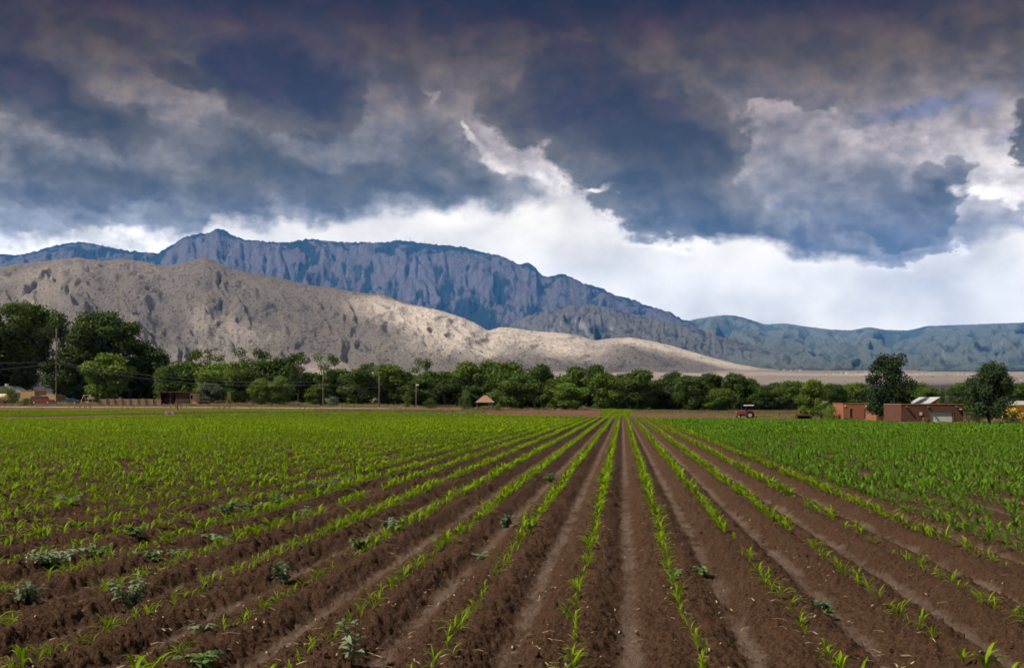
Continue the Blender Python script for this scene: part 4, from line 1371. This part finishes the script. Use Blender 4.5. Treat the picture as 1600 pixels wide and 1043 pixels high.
# ------------------------------------------------------------------ brick-red house on the right
def house():
    Yg, Yl = 150.0, 186.0
    k = Yg / F
    x = lambda px: (px - 800) * k
    root = thing('brick_house', 'low terracotta house with a flat roof and attached garage behind the right corn', 'house', (x(1452), Yg, 0))
    ox = x(1452)
    gx0, gx1 = x(1408) - ox, x(1505) - ox
    top = 2.62
    # garage wing: front wall with a door opening
    dx0, dx1, dtop = x(1453) - ox, x(1489) - ox, 1.62
    wall = [box(gx0, dx0, 0, 7, -.3, top), box(dx1, gx1, 0, 7, -.3, top), box(dx0, dx1, 0, 7, dtop, top), box(dx0, dx1, 3, 7, -.3, dtop)]
    part('garage_wall', wall, M_WALLDK, root)
    part('parapet_cap', [box(gx0 - .06, gx1 + .06, -.06, 7.06, top, top + .09)], M_TRIM, root)
    door = part('garage_door', [box(dx0 + .04, dx1 - .04, .16, .2, -.3, dtop - .03)], M_OFFWHITE, root)
    hgt = (dtop + .02) / 4
    for i in range(4):
        part('door_panel', [box(dx0 + .07, dx1 - .07, .12, .158, -.05 + i * hgt, -.05 + (i + 1) * hgt - .035)], M_OFFWHITE, door)
    part('wall_lamp', [box(x(1497) - ox, x(1502) - ox, -.14, 0, 1.93, 2.03)], M_WHITE, root)
    part('electric_meter', [box(x(1437) - ox, x(1440.5) - ox, -.16, 0, 1.2, 1.62)], M_METAL_ROOF, root)
    part('gas_bottle_box', [box(x(1441) - ox, x(1448) - ox, -.5, -.03, -.3, .95)], M_RUST, root)
    for px in (1416, 1450, 1494):
        part('roof_spout', [box(x(px) - ox - .09, x(px) - ox + .09, -.45, -.03, 2.28, 2.42)], M_WOOD, root)
    part('base_course', [box(gx0 - .05, dx0 - .03, -.05, -.004, -.3, .32), box(dx1 + .03, gx1 + .05, -.05, -.004, -.3, .32)], M_CONC, root)
    part('door_frame', [box(dx0 - .12, dx0, -.05, -.004, -.3, dtop + .1), box(dx1, dx1 + .12, -.05, -.004, -.3, dtop + .1), box(dx0, dx1, -.05, -.004, dtop, dtop + .1)], M_FRAME, root)
    # left wing farther back
    kl = Yl / F
    xl = lambda px: (px - 800) * kl - ox
    yb = Yl - Yg
    lt = 2.78
    lx0, lx1 = xl(1317.5), xl(1420)
    wins = [(1328, 1332.8), (1350.5, 1355.3)]
    zb, zt = .55, 1.95
    edges = [lx0]
    seg = []
    for a, b in wins:
        seg.append(box(edges[-1], xl(a), yb, yb + 6, -.3, lt))
        seg.append(box(xl(a), xl(b), yb, yb + 6, -.3, zb))
        seg.append(box(xl(a), xl(b), yb, yb + 6, zt, lt))
        seg.append(box(xl(a), xl(b), yb + .4, yb + 6, zb, zt))
        edges.append(xl(b))
    seg.append(box(edges[-1], xl(1357.5), yb, yb + 6, -.3, lt))
    seg.append(box(xl(1357.5), lx1, yb + .9, yb + 6, -.3, 2.2))
    part('wing_wall', seg, M_STUCCO, root)
    part('parapet_cap', [box(lx0 - .06, xl(1359.5), yb - .06, yb + 6.06, lt, lt + .09)], M_TRIM, root)
    for a, b in wins:
        w = part('window', [box(xl(a) + .03, xl(b) - .03, yb + .2, yb + .24, zb + .03, zt - .03)], M_GLASS, root)
        part('window_frame', [box(xl(a) - .06, xl(b) + .06, yb - .04, yb, zb - .08, zb - .002), box(xl(a) + .02, xl(b) - .02, yb + .14, yb + .198, (zb + zt) / 2 - .03, (zb + zt) / 2 + .03)], M_FRAME, w)
    d = part('front_door', [box(xl(1363.5), xl(1369), yb + .8, yb + .88, -.1, 1.95)], M_WHITE, root)
    part('door_glass', [box(xl(1365), xl(1367.5), yb + .76, yb + .798, .85, 1.7)], M_GLASS, d)
    part('porch_roof', [box(xl(1357), xl(1366), yb - .5, yb + .88, 2.22, 2.36)], M_WHITE, root)
    part('wall_lamp', [box(xl(1319.5), xl(1321.5), yb - .12, yb, 2.35, 2.5)], M_WHITE, root)
    part('wall_lamp', [box(xl(1352.3), xl(1354.3), yb - .12, yb, 2.3, 2.45)], M_WHITE, root)
    # low wall joining the two wings, with a small window
    kj = 166.0 / F
    xj = lambda px: (px - 800) * kj - ox
    part('joining_wall', [box(xj(1369), xj(1403.3), 16, 21, -.3, 1.85), box(xj(1412), xj(1424), 16, 21, -.3, 1.95), box(xj(1403.3), xj(1412), 16, 21, 1.05, 1.9), box(xj(1403.3), xj(1412), 16.5, 21, -.3, 1.05)], M_STUCCO, root)
    w = part('window', [box(xj(1404.5), xj(1411), 16.2, 16.25, -.1, 1.0)], plain('purple_blind', (.06, .03, .11), .7), root)
    part('window_frame', [box(xj(1402.4), xj(1404.2), 15.92, 15.998, -.2, 1.1), box(xj(1411.2), xj(1413), 15.92, 15.998, -.2, 1.1)], M_TRIM, w)
    # gabled roof behind the flat garage
    kg = 164.0 / F
    xg = lambda px: (px - 800) * kg - ox
    zr = lambda py: H + (HY - py) * kg
    r = part('gable_wall', [prism([(xg(1428), .5), (xg(1468), .5), (xg(1468), zr(635)), (xg(1448.5), zr(621.8)), (xg(1428), zr(634.5))], 12, 17)], M_STUCCO, root)
    part('metal_roof', [prism([(xg(1427), zr(634.3)), (xg(1448.7), zr(620.9)), (xg(1448.7), zr(620.0)), (xg(1426.5), zr(633.4))], 9, 17.3)], M_METAL_ROOF, root)
house()

def yellow_building():
    X, Y, z = at(1606, 215)
    root = thing('yellow_building', 'ochre building with a white flat roof cut by the right edge', 'building', (X, Y, 0))
    k = Y / F
    part('wall', [box(-19 * k, 60 * k, 0, 6, -.2, H + (HY - 632.5) * k)], M_YELLOW2, root)
    part('roof', [box(-23 * k, 62 * k, -.4, 6.4, H + (HY - 632.2) * k, H + (HY - 626) * k)], M_WHITE, root)
yellow_building()

# ------------------------------------------------------------------ tractor
def tractor():
    X, Y, z = hit(1165, 654)
    root = thing('tractor', 'small red tractor with a white canopy parked at the field edge', 'tractor', (X, Y, z - .05), math.radians(172))
    s = Y / F
    for sy in (-.75, .75):
        w = part('rear_wheel', [wheel(-.75, sy, .72, .72, .38, 20)], M_RUBBER, root, True)
        part('rim', [wheel(-.75, sy, .72, .34, .41)], M_CONC, w)
    for sy in (-.6, .6):
        w = part('front_wheel', [wheel(1.25, sy, .42, .42, .24)], M_RUBBER, root, True)
        part('rim', [wheel(1.25, sy, .42, .19, .27)], M_CONC, w)
    part('chassis', [box(-1.1, 1.5, -.22, .22, .5, .85), box(1.15, 1.35, -.55, .55, .35, .5)], M_RUST, root)
    part('hood', [prism([(.05, .85), (1.6, .85), (1.65, 1.2), (1.5, 1.38), (.05, 1.48)], -.32, .32)], M_RED, root, bevel=.05)
    part('grille', [box(1.655, 1.69, -.26, .26, .88, 1.2)], M_DARK, root)
    for sy in (-.2, .2):
        part('headlight', [box(1.66, 1.73, sy - .07, sy + .07, 1.22, 1.34)], M_WHITE, root)
    for sy in (-.75, .75):
        part('fender', [prism([(-1.5, 1.0), (-1.35, 1.45), (-.75, 1.6), (-.15, 1.45), (0, 1.1), (-.2, 1.3), (-.75, 1.48), (-1.3, 1.32)], sy - .25, sy + .25)], M_RED, root)
    part('seat', [box(-.95, -.5, -.25, .25, 1.0, 1.12), box(-1.02, -.95, -.25, .25, 1.0, 1.6)], M_DARK, root)
    for sx in (-1.15, .0):
        for sy in (-.62, .62):
            part('canopy_post', [box(sx - .05, sx + .05, sy - .05, sy + .05, 1.2, 2.42)], M_TEAL, root)
    part('cab_glass', [box(-.02, .02, -.56, .56, 1.45, 2.38)], M_GLASS, root)
    part('canopy', [box(-1.4, .3, -.85, .85, 2.42, 2.56)], M_WHITE, root, bevel=.04)
    part('steering_wheel', [wheel(-.25, 0, 1.5, .2, .04)], M_DARK, root)
    part('exhaust_pipe', [tube([(.75, .18, 1.4), (.75, .18, 2.2)], [.04, .04], 8)], M_RUST, root)
    part('hitch', [box(-1.9, -1.1, -.8, .8, .35, .5), box(-2.0, -1.85, -1.0, 1.0, .15, .6)], M_RED, root)
tractor()

def disc_harrow(px, py, label, w, mat):
    X, Y, z = hit(px, py)
    root = thing('farm_implement', label, 'implement', (X, Y, z))
    for i in range(6):
        x = -w / 2 + w * i / 5
        part('disc', [wheel(x, 0, .5, .5, .05, 14)], M_RUST, root)
    part('frame', [box(-w / 2, w / 2, -.5, -.4, .7, .85), box(-w / 2, w / 2, .4, .5, .7, .85)], mat, root)
    for i in (-1, 0, 1):
        part('crossbar', [box(i * w * .4 - .06, i * w * .4 + .06, -.41, .41, .72, .83)], mat, root)
    part('mast', [tube([(-.4, 0, .8), (0, 0, 1.5), (.4, 0, .8)], [.05, .05, .05], 6)], mat, root)
disc_harrow(1256, 655.5, 'dark disc harrow parked left of the round bush', 2.1, M_RUST)
disc_harrow(345, 631, 'rusty disc implement left of the short fence post', 2.6, M_RUST)
disc_harrow(318, 632, 'dark rusty implement beside the open shed', 2.6, M_WOOD_DK)
disc_harrow(696, 637.5, 'dark farm implement between the rightmost pole and the gazebo', 4.6, M_WOOD_DK)

# ------------------------------------------------------------------ poles and wires
POLES = [(88, 631, 512, 'tallest wooden utility pole before the left cottonwoods', 'utility_pole'), (505, 635, 578, 'second wooden utility pole from the left, against the treeline', 'utility_pole'),
         (592.5, 636, 585, 'third wooden utility pole from the left, against the treeline', 'utility_pole'), (650.5, 635.5, 598, 'rightmost wooden utility pole, with a white lamp head', 'utility_pole')]
tops = []
for px, by, ty, lab, nm in POLES:
    X, Y, z = hit(px, by)
    h = H + (HY - ty) / F * Y - z
    root = thing(nm, lab, 'utility pole', (X, Y, z - .2), group='wooden utility poles')
    part('post', [tube([(0, 0, 0), (0, 0, h * .5), (0, 0, h + .2)], [.19, .16, .13], 10)], M_POLE, root, True)
    part('insulator', [box(-.07, .07, -.28, -.15, h * .55, h * .55 + .25)], M_CONC, root)
    part('cable_bracket', [box(-.30, -.1, -.08, .08, h * .5, h * .5 + .12)], M_CONC, root)
    if px > 640:
        part('lamp_head', [box(-.15, .7, -.2, .2, h - .45, h - .2)], M_WHITE, root)
    tops.append((X, Y, z, h))
def wire(a, b, sag, label):
    a, b = np.array(a, float), np.array(b, float)
    pts = [a * (1 - t) + b * t - np.array([0, 0, 4 * sag * t * (1 - t)]) for t in np.linspace(0, 1, 15)]
    obj('power_cable', tube_mesh('power_cable', pts, [.028] * 15, 5), M_WIRE, label=label, cat='cable', group='cables between the utility poles')
def pp(px, py, Y):
    return ((px - 800) / F * Y, Y, H + (HY - py) / F * Y)
A0 = tops[0]; A1 = tops[1]; A2 = tops[2]; A3 = tops[3]
wire(pp(-150, 564, 290), pp(88, 565, A0[1] - .2), .4, 'upper cable running left from the tallest utility pole')
wire(pp(-150, 582, 290), pp(88, 568, A0[1] - .25), .6, 'lower cable running left from the tallest utility pole')
wire(pp(88, 565, A0[1] - .2), pp(505, 596, A1[1] - .2), 1.9, 'upper cable from the tallest pole to the second pole')
wire(pp(88, 568, A0[1] - .25), pp(505, 600, A1[1] - .25), 2.3, 'lower cable from the tallest pole to the second pole')
wire(pp(505, 597, A1[1] - .2), pp(592.5, 604, A2[1] - .2), .9, 'cable from the second pole to the third pole')
wire(pp(592.5, 605, A2[1] - .2), pp(650.5, 610, A3[1] - .2), .7, 'cable from the third pole to the rightmost pole')

# ------------------------------------------------------------------ left farmyard
def car(px, by, wpx, label, paint, profile, glass, rz):
    X, Y, z = hit(px, by)
    L = wpx / F * Y
    root = thing('parked_car', label, 'car', (X, Y, z - .05), rz)
    s = L / 4.6
    sc_ = lambda P: [(a * s, b * s) for a, b in P]
    part('body', [prism(sc_(profile), -.88 * s, .88 * s)], paint, root, bevel=.08)
    for g in glass:
        for sy in (-1, 1):
            part('side_window', [prism(sc_(g), sy * .885 * s - .01, sy * .885 * s + .01)], M_GLASS, root)
    for x in (-1.4, 1.4):
        for sy in (-.8, .8):
            w = part('wheel', [wheel(x * s, sy * s, .34 * s, .34 * s, .24 * s)], M_RUBBER, root, True)
            part('rim', [wheel(x * s, sy * s, .34 * s, .2 * s, .25 * s)], M_CHROME, w)
    part('bumper', [box(-2.38 * s, -2.28 * s, -.8 * s, .8 * s, .4 * s, .6 * s), box(2.28 * s, 2.38 * s, -.8 * s, .8 * s, .4 * s, .6 * s)], M_CHROME, root)
    part('headlight', [box(2.24 * s, 2.33 * s, -.78 * s, -.5 * s, .72 * s, .88 * s)], M_WHITE, root)
    part('headlight', [box(2.24 * s, 2.33 * s, .5 * s, .78 * s, .72 * s, .88 * s)], M_WHITE, root)
SUV = [(-2.3, .35), (2.3, .35), (2.3, .95), (1.25, 1.08), (.75, 1.72), (-2.05, 1.76), (-2.3, 1.1)]
SUVG = [[(-1.95, 1.12), (-1.15, 1.12), (-1.15, 1.6), (-1.85, 1.6)], [(-1.05, 1.12), (-.1, 1.12), (-.1, 1.6), (-1.05, 1.6)], [(0, 1.12), (1.05, 1.12), (.68, 1.6), (0, 1.6)]]
SED = [(-2.3, .3), (2.3, .3), (2.3, .75), (1.2, .92), (.45, 1.42), (-1.0, 1.45), (-1.7, .98), (-2.3, .92)]
SEDG = [[(-1.45, .98), (-.35, .98), (-.35, 1.36), (-.95, 1.36)], [(-.28, .98), (1.0, .98), (.4, 1.34), (-.28, 1.36)]]
car(66, 631, 34, 'maroon wagon parked left of the tallest utility pole', M_CARRED, SUV, SUVG, math.radians(4))
car(112, 629.5, 26, 'dark blue sedan parked right of the tallest utility pole', M_CARBLUE, SED, SEDG, math.radians(-8))
car(192, 622.5, 26, 'small white car half hidden right of the bright round tree', M_WHITE, SED, SEDG, math.radians(15))

def yellow_house():
    X, Y, z = at(40, 318)
    k = Y / F
    root = thing('farmhouse', 'pale yellow farmhouse mostly hidden behind the left cottonwood', 'house', (X, Y, z))
    w0, w1 = -60 * k, 45 * k
    part('wall', [box(w0, -8 * k, 2, 8, -.3, 2.6), box(-8 * k, 14 * k, 0, 8, -.3, 3.0), box(14 * k, w1, 1.5, 8, -.3, 1.9)], M_YELLOW, root)
    r = part('roof', [prism([(w0 - .3, 2.6), (-12 * k, 2.6), (-30 * k, 4.4), (w0 + 10 * k, 4.4)], 1.6, 8.4)], M_GREYROOF, root)
    part('chimney', [box(-40 * k, -36 * k, 3, 3.8, 4.0, 5.1)], M_WHITE, r)
    part('parapet', [box(-8.4 * k, 14.4 * k, -.06, 8.06, 3.0, 3.15)], M_TRIM, root)
    for a in (-45, -25):
        w = part('window', [box(a * k, (a + 7) * k, 1.9, 1.97, 1.0, 2.0)], M_GLASS, root)
        part('window_frame', [box(a * k - .08, (a + 7) * k + .08, 1.82, 1.898, .88, .99)], M_WHITE, w)
yellow_house()

def tank():
    X, Y, z = hit(1, 631)
    k = Y / F
    root = thing('storage_tank', 'cream horizontal storage tank on dark legs at the left edge', 'tank', (X, Y, z))
    pts = [(-16 * k, 0, 1.75), (-15.5 * k, 0, 1.75), (-13 * k, 0, 1.75), (8.5 * k, 0, 1.75), (10.3 * k, 0, 1.75), (11.2 * k, 0, 1.75)]
    part('tank_body', [tube(pts, [.05, .5, .95, .95, .7, .2], 16)], M_TANK, root, True)
    for a in (-11, 5):
        part('leg', [box(a * k - .12, a * k + .12, -.6, .6, -.2, 1.1)], M_RUST, root)
    part('hatch', [tube([(-4 * k, 0, 2.6), (-4 * k, 0, 2.9)], [.25, .25], 10)], M_TANK, root)
tank()

def aframe():
    X, Y, z = hit(137, 630.5)
    k = Y / F
    root = thing('swing_frame', 'wooden A-frame swing set of bare poles beside the tan fence', 'swing frame', (X, Y, z))
    hh = 13.5 * k
    for x in (-6, 4):
        for s in (-1, 1):
            part('leg', [tube([(x * k + s * 4.2 * k, s * .7, -.1), (x * k, 0, hh)], [.07, .06], 6)], M_WOOD_PALE, root)
    part('top_beam', [tube([(-7 * k, 0, hh), (6 * k, 0, hh)], [.07, .07], 6)], M_WOOD_PALE, root)
    for x in (-3, 1.2):
        part('swing_rope', [tube([(x * k, 0, hh), (x * k, 0, .5)], [.02, .02], 5)], M_WIRE, root)
    part('swing_seat', [box(-3.4 * k, 1.6 * k, -.15, .15, .46, .52)], M_WHITE, root)
aframe()

def tan_fence():
    xs = np.linspace(155, 252, 9)
    P = [hit(px, 633.0) for px in xs]
    root = thing('board_fence', 'low tan board fence between the swing frame and the open shed', 'fence', P[0])
    b = np.array(P[0])
    for i, p in enumerate(P):
        q = np.array(p) - b
        part('post', [box(q[0] - .08, q[0] + .08, q[1] - .14, q[1] - .03, q[2] - .2, q[2] + 1.72)], M_WOOD_DK, root)
    for i in range(8):
        p, q = np.array(P[i]) - b, np.array(P[i + 1]) - b
        for j in range(6):
            z0 = .05 + j * .265
            V = np.array([(p[0] + .02, p[1], p[2] + z0), (q[0] - .02, q[1], q[2] + z0), (q[0] - .02, q[1], q[2] + z0 + .25), (p[0] + .02, p[1], p[2] + z0 + .25)])
            V = np.concatenate([V, V + np.array([0, .04, 0])])
            Q = np.array([(0, 1, 2, 3), (7, 6, 5, 4), (0, 4, 5, 1), (2, 6, 7, 3), (1, 5, 6, 2), (0, 3, 7, 4)])
            part('board', [(V, Q, None)], M_FENCE, root)
tan_fence()

def shed():
    X, Y, z = hit(278, 631.5)
    k = Y / F
    root = thing('open_shed', 'open-fronted dark barn-wood shed with a pale plywood end', 'shed', (X, Y, z))
    x0, x1 = -29 * k, 28 * k
    h = 20 * k
    part('back_wall', [box(x0, x1, 3.8, 4, -.2, h * .92)], M_WOOD_DK, root)
    part('side_wall', [box(x0, x0 + .12, .2, 3.8, -.2, h * .95)], M_WOOD_DK, root)
    part('end_room', [box(18 * k, x1, .3, 3.8, -.2, h * .88)], M_WOOD_PALE, root)
    w = part('end_window', [box(19.5 * k, 22.5 * k, .22, .298, h * .45, h * .72)], M_DARK, root)
    for a in (x0 + .2, -12 * k, 3 * k, 17 * k):
        part('post', [box(a - .1, a + .1, .1, .29, -.2, h * .95)], M_WOOD_DK, root)
    for j in range(3):
        part('rail', [box(-4 * k, 17 * k, -.02, .08, .35 + j * .42, .53 + j * .42)], M_WOOD, root)
    part('front_panel', [box(-5 * k, 16 * k, .5, .58, h * .35, h * .93)], M_WOOD_DK, root)
    part('roof', [prism([(x0 - .4, h), (x1 + .4, h * .9), (x1 + .4, h * .9 + .12), (x0 - .4, h + .12)], -.4, 4.3)], M_RUST, root)
shed()

def gazebo():
    X, Y, z = hit(758, 638.5)
    k = Y / F
    root = thing('gazebo', 'small open gazebo with a brown hipped roof before the treeline', 'gazebo', (X, Y, z))
    r = 15 * k
    ze = H + (HY - 628) * k - z
    zt = H + (HY - 617.5) * k - z
    for sx in (-1, 1):
        for sy in (-1, 1):
            part('post', [box(sx * r * .8 - .1, sx * r * .8 + .1, sy * r * .6 - .1, sy * r * .6 + .1, -.2, ze)], M_WOOD, root)
    V = np.array([(-r, -r * .8, ze), (r, -r * .8, ze), (r, r * .8, ze), (-r, r * .8, ze), (-r * .18, 0, zt), (r * .18, 0, zt),
                  (-r, -r * .8, ze - .12), (r, -r * .8, ze - .12), (r, r * .8, ze - .12), (-r, r * .8, ze - .12)])
    part('roof', [(V, np.array([(0, 1, 5, 4), (2, 3, 4, 5), (6, 7, 1, 0), (7, 8, 2, 1), (8, 9, 3, 2), (9, 6, 0, 3), (9, 8, 7, 6)]), np.array([(1, 2, 5), (3, 0, 4)]))], M_THATCH, root)
    part('half_wall', [box(r * .55, r * .8, -r * .58, -r * .5, -.2, 1.0)], M_WOOD_PALE, root)
    part('table', [box(-r * .3, r * .5, -.3, .5, .7, .8)], M_CONC, root)
gazebo()

def standpipe():
    X, Y, z = hit(277.5, 642.5)
    k = Y / F
    root = thing('standpipe', 'red irrigation standpipe with a hooked top at the field edge', 'standpipe', (X, Y, z - .1))
    h = 14.5 * k
    pts = [(0, 0, 0), (0, 0, h * .82), (-.05, 0, h * .93), (-.25, 0, h), (-.5, 0, h * .98), (-.62, 0, h * .88)]
    part('pipe', [tube(pts, [.13, .13, .13, .13, .15, .17], 10)], M_RED, root, True)
    part('collar', [tube([(0, 0, 0), (0, 0, .3)], [.3, .3], 12)], M_RED, root)
    part('valve_handle', [wheel(.0, -.22, h * .5, .18, .04, 12)], M_RED, root)
standpipe()
X, Y, z = hit(266, 647.5)
o = thing('concrete_box', 'grey concrete irrigation box beside the red standpipe', 'irrigation box', (X, Y, z))
part('box_wall', [box(-.95, .95, -.6, -.45, -.2, .55), box(-.95, .95, .45, .6, -.2, .55), box(-.95, -.8, -.45, .45, -.2, .55), box(.8, .95, -.45, .45, -.2, .55)], M_CONC, o, bevel=.02)
part('gate', [box(-.3, .3, -.66, -.602, -.1, .48)], M_RUST, o)

X, Y, z = hit(360.5, 635)
o = thing('fence_post', 'short braced fence corner of dark posts by the farm implements', 'fence post', (X, Y, z))
k = Y / F
part('post', [tube([(0, 0, -.2), (0, 0, 19 * k)], [.13, .12], 8)], M_POLE, o)
part('post', [tube([(-7 * k, .2, -.2), (-5 * k, .2, 18 * k)], [.12, .11], 8)], M_WOOD, o)
part('rail', [tube([(-6 * k, .1, 17.5 * k), (1.5 * k, 0, 17.8 * k)], [.09, .09], 6)], M_WOOD, o)
part('brace', [tube([(-6.4 * k, .1, 2 * k), (-1 * k, .05, 16 * k)], [.08, .08], 6)], M_WOOD, o)

# line of thin wire-fence posts along the far road
for i, px in enumerate([375, 395, 417, 440, 462, 486, 530, 556, 618, 633]):
    X, Y, z = hit(px, 633.5 if px < 500 else 634.5)
    o = thing('wire_fence_post', f'thin wooden stake of the wire fence, {ORD[i + 1]} from the farm implements', 'fence post', (X, Y, z), group='stakes of the wire fence')
    part('stake', [tube([(0, 0, -.2), (0, 0, 1.35)], [.07, .06], 6)], M_WOOD, o)

# masts on the crest
for i, (px, hgt) in enumerate([(618, 42), (640, 60), (664, 48), (676, 75), (700, 40)]):
    c = V_MAIN[:, :, :]
    j = int(np.argmin(np.abs(800 + F * c[149, :, 0] / c[149, :, 1] - px)))
    p = c[149, j]
    o = thing('radio_mast', f'slender radio mast on the high crest, {ORD[i + 1]} from the left', 'mast', tuple(p), group='radio masts on the crest')
    part('mast_pole', [tube([(0, 0, -15), (0, 0, hgt)], [4.0, 1.5], 5)], M_CONC, o)

# far town at the foot of the mountains
def town():
    r = np.random.default_rng(31)
    meshes = []
    for k in range(4):
        w, d, h = r.uniform(8, 15), r.uniform(8, 11), r.uniform(3.2, 5.0)
        wall = join('far_house_wall', [box(-w / 2, w / 2, -d / 2, d / 2, -6, h)])
        roof = join('far_house_roof', [prism([(-w / 2 - .8, h), (w / 2 + .8, h), (w * .12, h + 2.2), (-w * .12, h + 2.2)], -d / 2 - .8, d / 2 + .8)])
        meshes.append((wall, roof))
    walls = [plain('far_wall_white', (.60, .56, .51), .8, .08, .01), plain('far_wall_tan', (.50, .40, .30), .8, .1, .01)]
    roofs = [plain('far_roof_pale', (.62, .60, .58), .6, .1, .01), plain('far_roof_brown', (.26, .20, .17), .8, .1, .01)]
    for i, (a, b) in enumerate(meshes):
        a.materials.append(walls[i % 2]); b.materials.append(roofs[i // 2])
    spots = [(1195 + 3.5 * i + r.normal(0, 3), 577 + i * .16 + r.normal(0, 1.6)) for i in range(54)] + [(1418 + 3.2 * i + r.normal(0, 2), 587 + r.normal(0, 1.8)) for i in range(34)] + [(1588 + 4 * i, 594 + r.normal(0, 1)) for i in range(5)]
    Yr = np.linspace(3500, 7650, 700)
    for px, py in spots:
        X = (px - 800) / F * Yr
        z = zground(X, Yr)
        q = HY - (z - H) / Yr * F
        i = int(np.argmin(np.abs(q - py)))
        side = 'behind the dark tree before the house, to its left' if px < 1400 else 'between the two dark trees and beyond'
        o = thing('far_house', 'tiny pale house of the far town, left of the dark tree before the house' if px < 1400 else 'tiny pale house of the far town, right of the dark tree before the house', 'house', (X[i], Yr[i], z[i]), r.uniform(0, 3.1), group='far town left of the house tree' if px < 1400 else 'far town right of the house tree')
        a, b = meshes[r.integers(0, 4)]
        obj('wall', a, None, o); obj('roof', b, None, o)
town()

# ------------------------------------------------------------------ strips of land beyond the corn
strip('dirt_strip', [(-300, 660), (0, 655.5), (290, 649), (480, 645.5), (620, 644)], [(-300, 657), (0, 652), (290, 646.5), (480, 644.3), (620, 643)], M_DIRT, .05)
strip('track_dirt', [(-300, 642), (0, 641.5), (300, 641), (480, 640.5), (720, 641)], [(-300, 636.5), (0, 636.5), (300, 637), (480, 638), (720, 638.8)], M_DIRT, .06)
strip('farm_road', [(-300, 636.4), (0, 636.4), (300, 636.9), (480, 637.8), (720, 638.6)], [(-300, 634.9), (0, 634.9), (300, 635.6), (480, 636.6), (720, 637.8)], M_ROAD, .05)
strip('ploughed_strip', [(700, 648.3), (760, 649), (860, 651), (960, 653.5)], [(720, 642), (780, 641.5), (860, 640.8), (948, 641.5)], M_DIRT, .06)
strip('ploughed_ground', [(985, 653.5), (1150, 655.5), (1240, 657), (1345, 658.5)], [(985, 643.5), (1090, 644.5), (1200, 646.5), (1335, 651)], M_DIRT, .07)

def tufts(name, label, poly, n, mat, h, seed, cat='grass'):
    r = np.random.default_rng(seed)
    tm = []
    for k in range(5):
        bl = []
        for i in range(7):
            az = r.uniform(0, 6.28)
            bl.append(leaf_strip(r.uniform(.6, 1.1) * h, .09 * h + .02, r.uniform(60, 88), r.uniform(10, 60), 2, 0, az, 0))
            bl[-1] = (bl[-1][0] + np.array([r.normal(0, .18), r.normal(0, .18), 0]), bl[-1][1])
        tm.append(merge(bl))
    (x0, lo0, hi0), (x1, lo1, hi1) = poly
    px = r.uniform(x0, x1, n)
    f = (px - x0) / (x1 - x0)
    a = np.array([hit(p, lo0 * (1 - t) + lo1 * t)[1] for p, t in zip(np.linspace(x0, x1, 40), np.linspace(0, 1, 40))])
    b = np.array([hit(p, hi0 * (1 - t) + hi1 * t)[1] for p, t in zip(np.linspace(x0, x1, 40), np.linspace(0, 1, 40))])
    ya, yb = np.interp(px, np.linspace(x0, x1, 40), a), np.interp(px, np.linspace(x0, x1, 40), b)
    Y = ya + (yb - ya) * r.random(n)
    X = (px - 800) / F * Y
    keep = fbm(X * .12, Y * .12, 3, seed) > -.35
    X, Y = X[keep], Y[keep]
    V, Q = scatter(tm, np.stack([X, Y, zground(X, Y) - .05], -1), r.uniform(0, 6.28, len(X)), r.uniform(.5, 1.4, len(X)), r)
    obj(name, mesh_np(name, V, Q), mat, label=label, cat=cat, kind='stuff')
M_DRYGRASS = leaf_mat('dry_verge_grass', (.13, .12, .03), (.27, .215, .085), .8, .25)
M_GRASS = leaf_mat('verge_grass', (.075, .11, .022), (.16, .18, .045), .8, .3)
tufts('verge_grass', 'dry yellowish grass along the far road before the farmyard', ((-250, 635, 629), (500, 636.5, 629.5)), 5200, M_DRYGRASS, .55, 41)
tufts('verge_grass', 'yellow-green grass before the poles and the gazebo', ((480, 637, 628), (960, 641, 635)), 5200, M_DRYGRASS, .6, 42)
tufts('verge_grass', 'green grass strip along the far edge of the left corn', ((380, 646, 641), (760, 648, 641)), 3600, M_GRASS, .4, 43)
tufts('verge_grass', 'bright grass patch where the rows meet', ((940, 653, 640), (986, 653, 641)), 900, M_CORN, .6, 44)
tufts('verge_grass', 'thin olive grass beyond the ploughed ground on the right', ((985, 646, 640), (1330, 657, 646)), 2600, M_GRASS, .4, 45)
tufts('verge_grass', 'pale dry grass around the right-hand trees', ((1500, 666, 655), (1700, 668, 656)), 900, M_DRYGRASS, .45, 46)
# the separate band of corn beyond the dirt strip on the left
def corn_band():
    r = np.random.default_rng(12)
    n = 15000
    px = r.uniform(-260, 490, n)
    lo = np.interp(px, [-260, 0, 290, 490], [656, 651.5, 646, 643.8]); hi = np.interp(px, [-260, 0, 290, 490], [642.5, 642, 641.5, 641])
    gx = np.linspace(-260, 490, 60)
    a = np.array([hit(p, v)[1] for p, v in zip(gx, np.interp(gx, [-260, 0, 290, 490], [656, 651.5, 646, 643.8]))])
    b = np.array([hit(p, v)[1] for p, v in zip(gx, np.interp(gx, [-260, 0, 290, 490], [642.5, 642, 641.5, 641]))])
    ya, yb = np.interp(px, gx, a), np.interp(px, gx, b)
    Y = ya + (yb - ya) * r.random(n)
    X = (px - 800) / F * Y
    V, Q = scatter(T_FAR, np.stack([X, Y, zground(X, Y)], -1), r.uniform(0, 6.28, n), 1.25 * r.uniform(.7, 1.2, n), r)
    obj('corn_band', mesh_np('corn_band', V, Q), M_CORN, label='narrow band of young corn beyond the dirt strip on the left', cat='corn', kind='stuff')
corn_band()
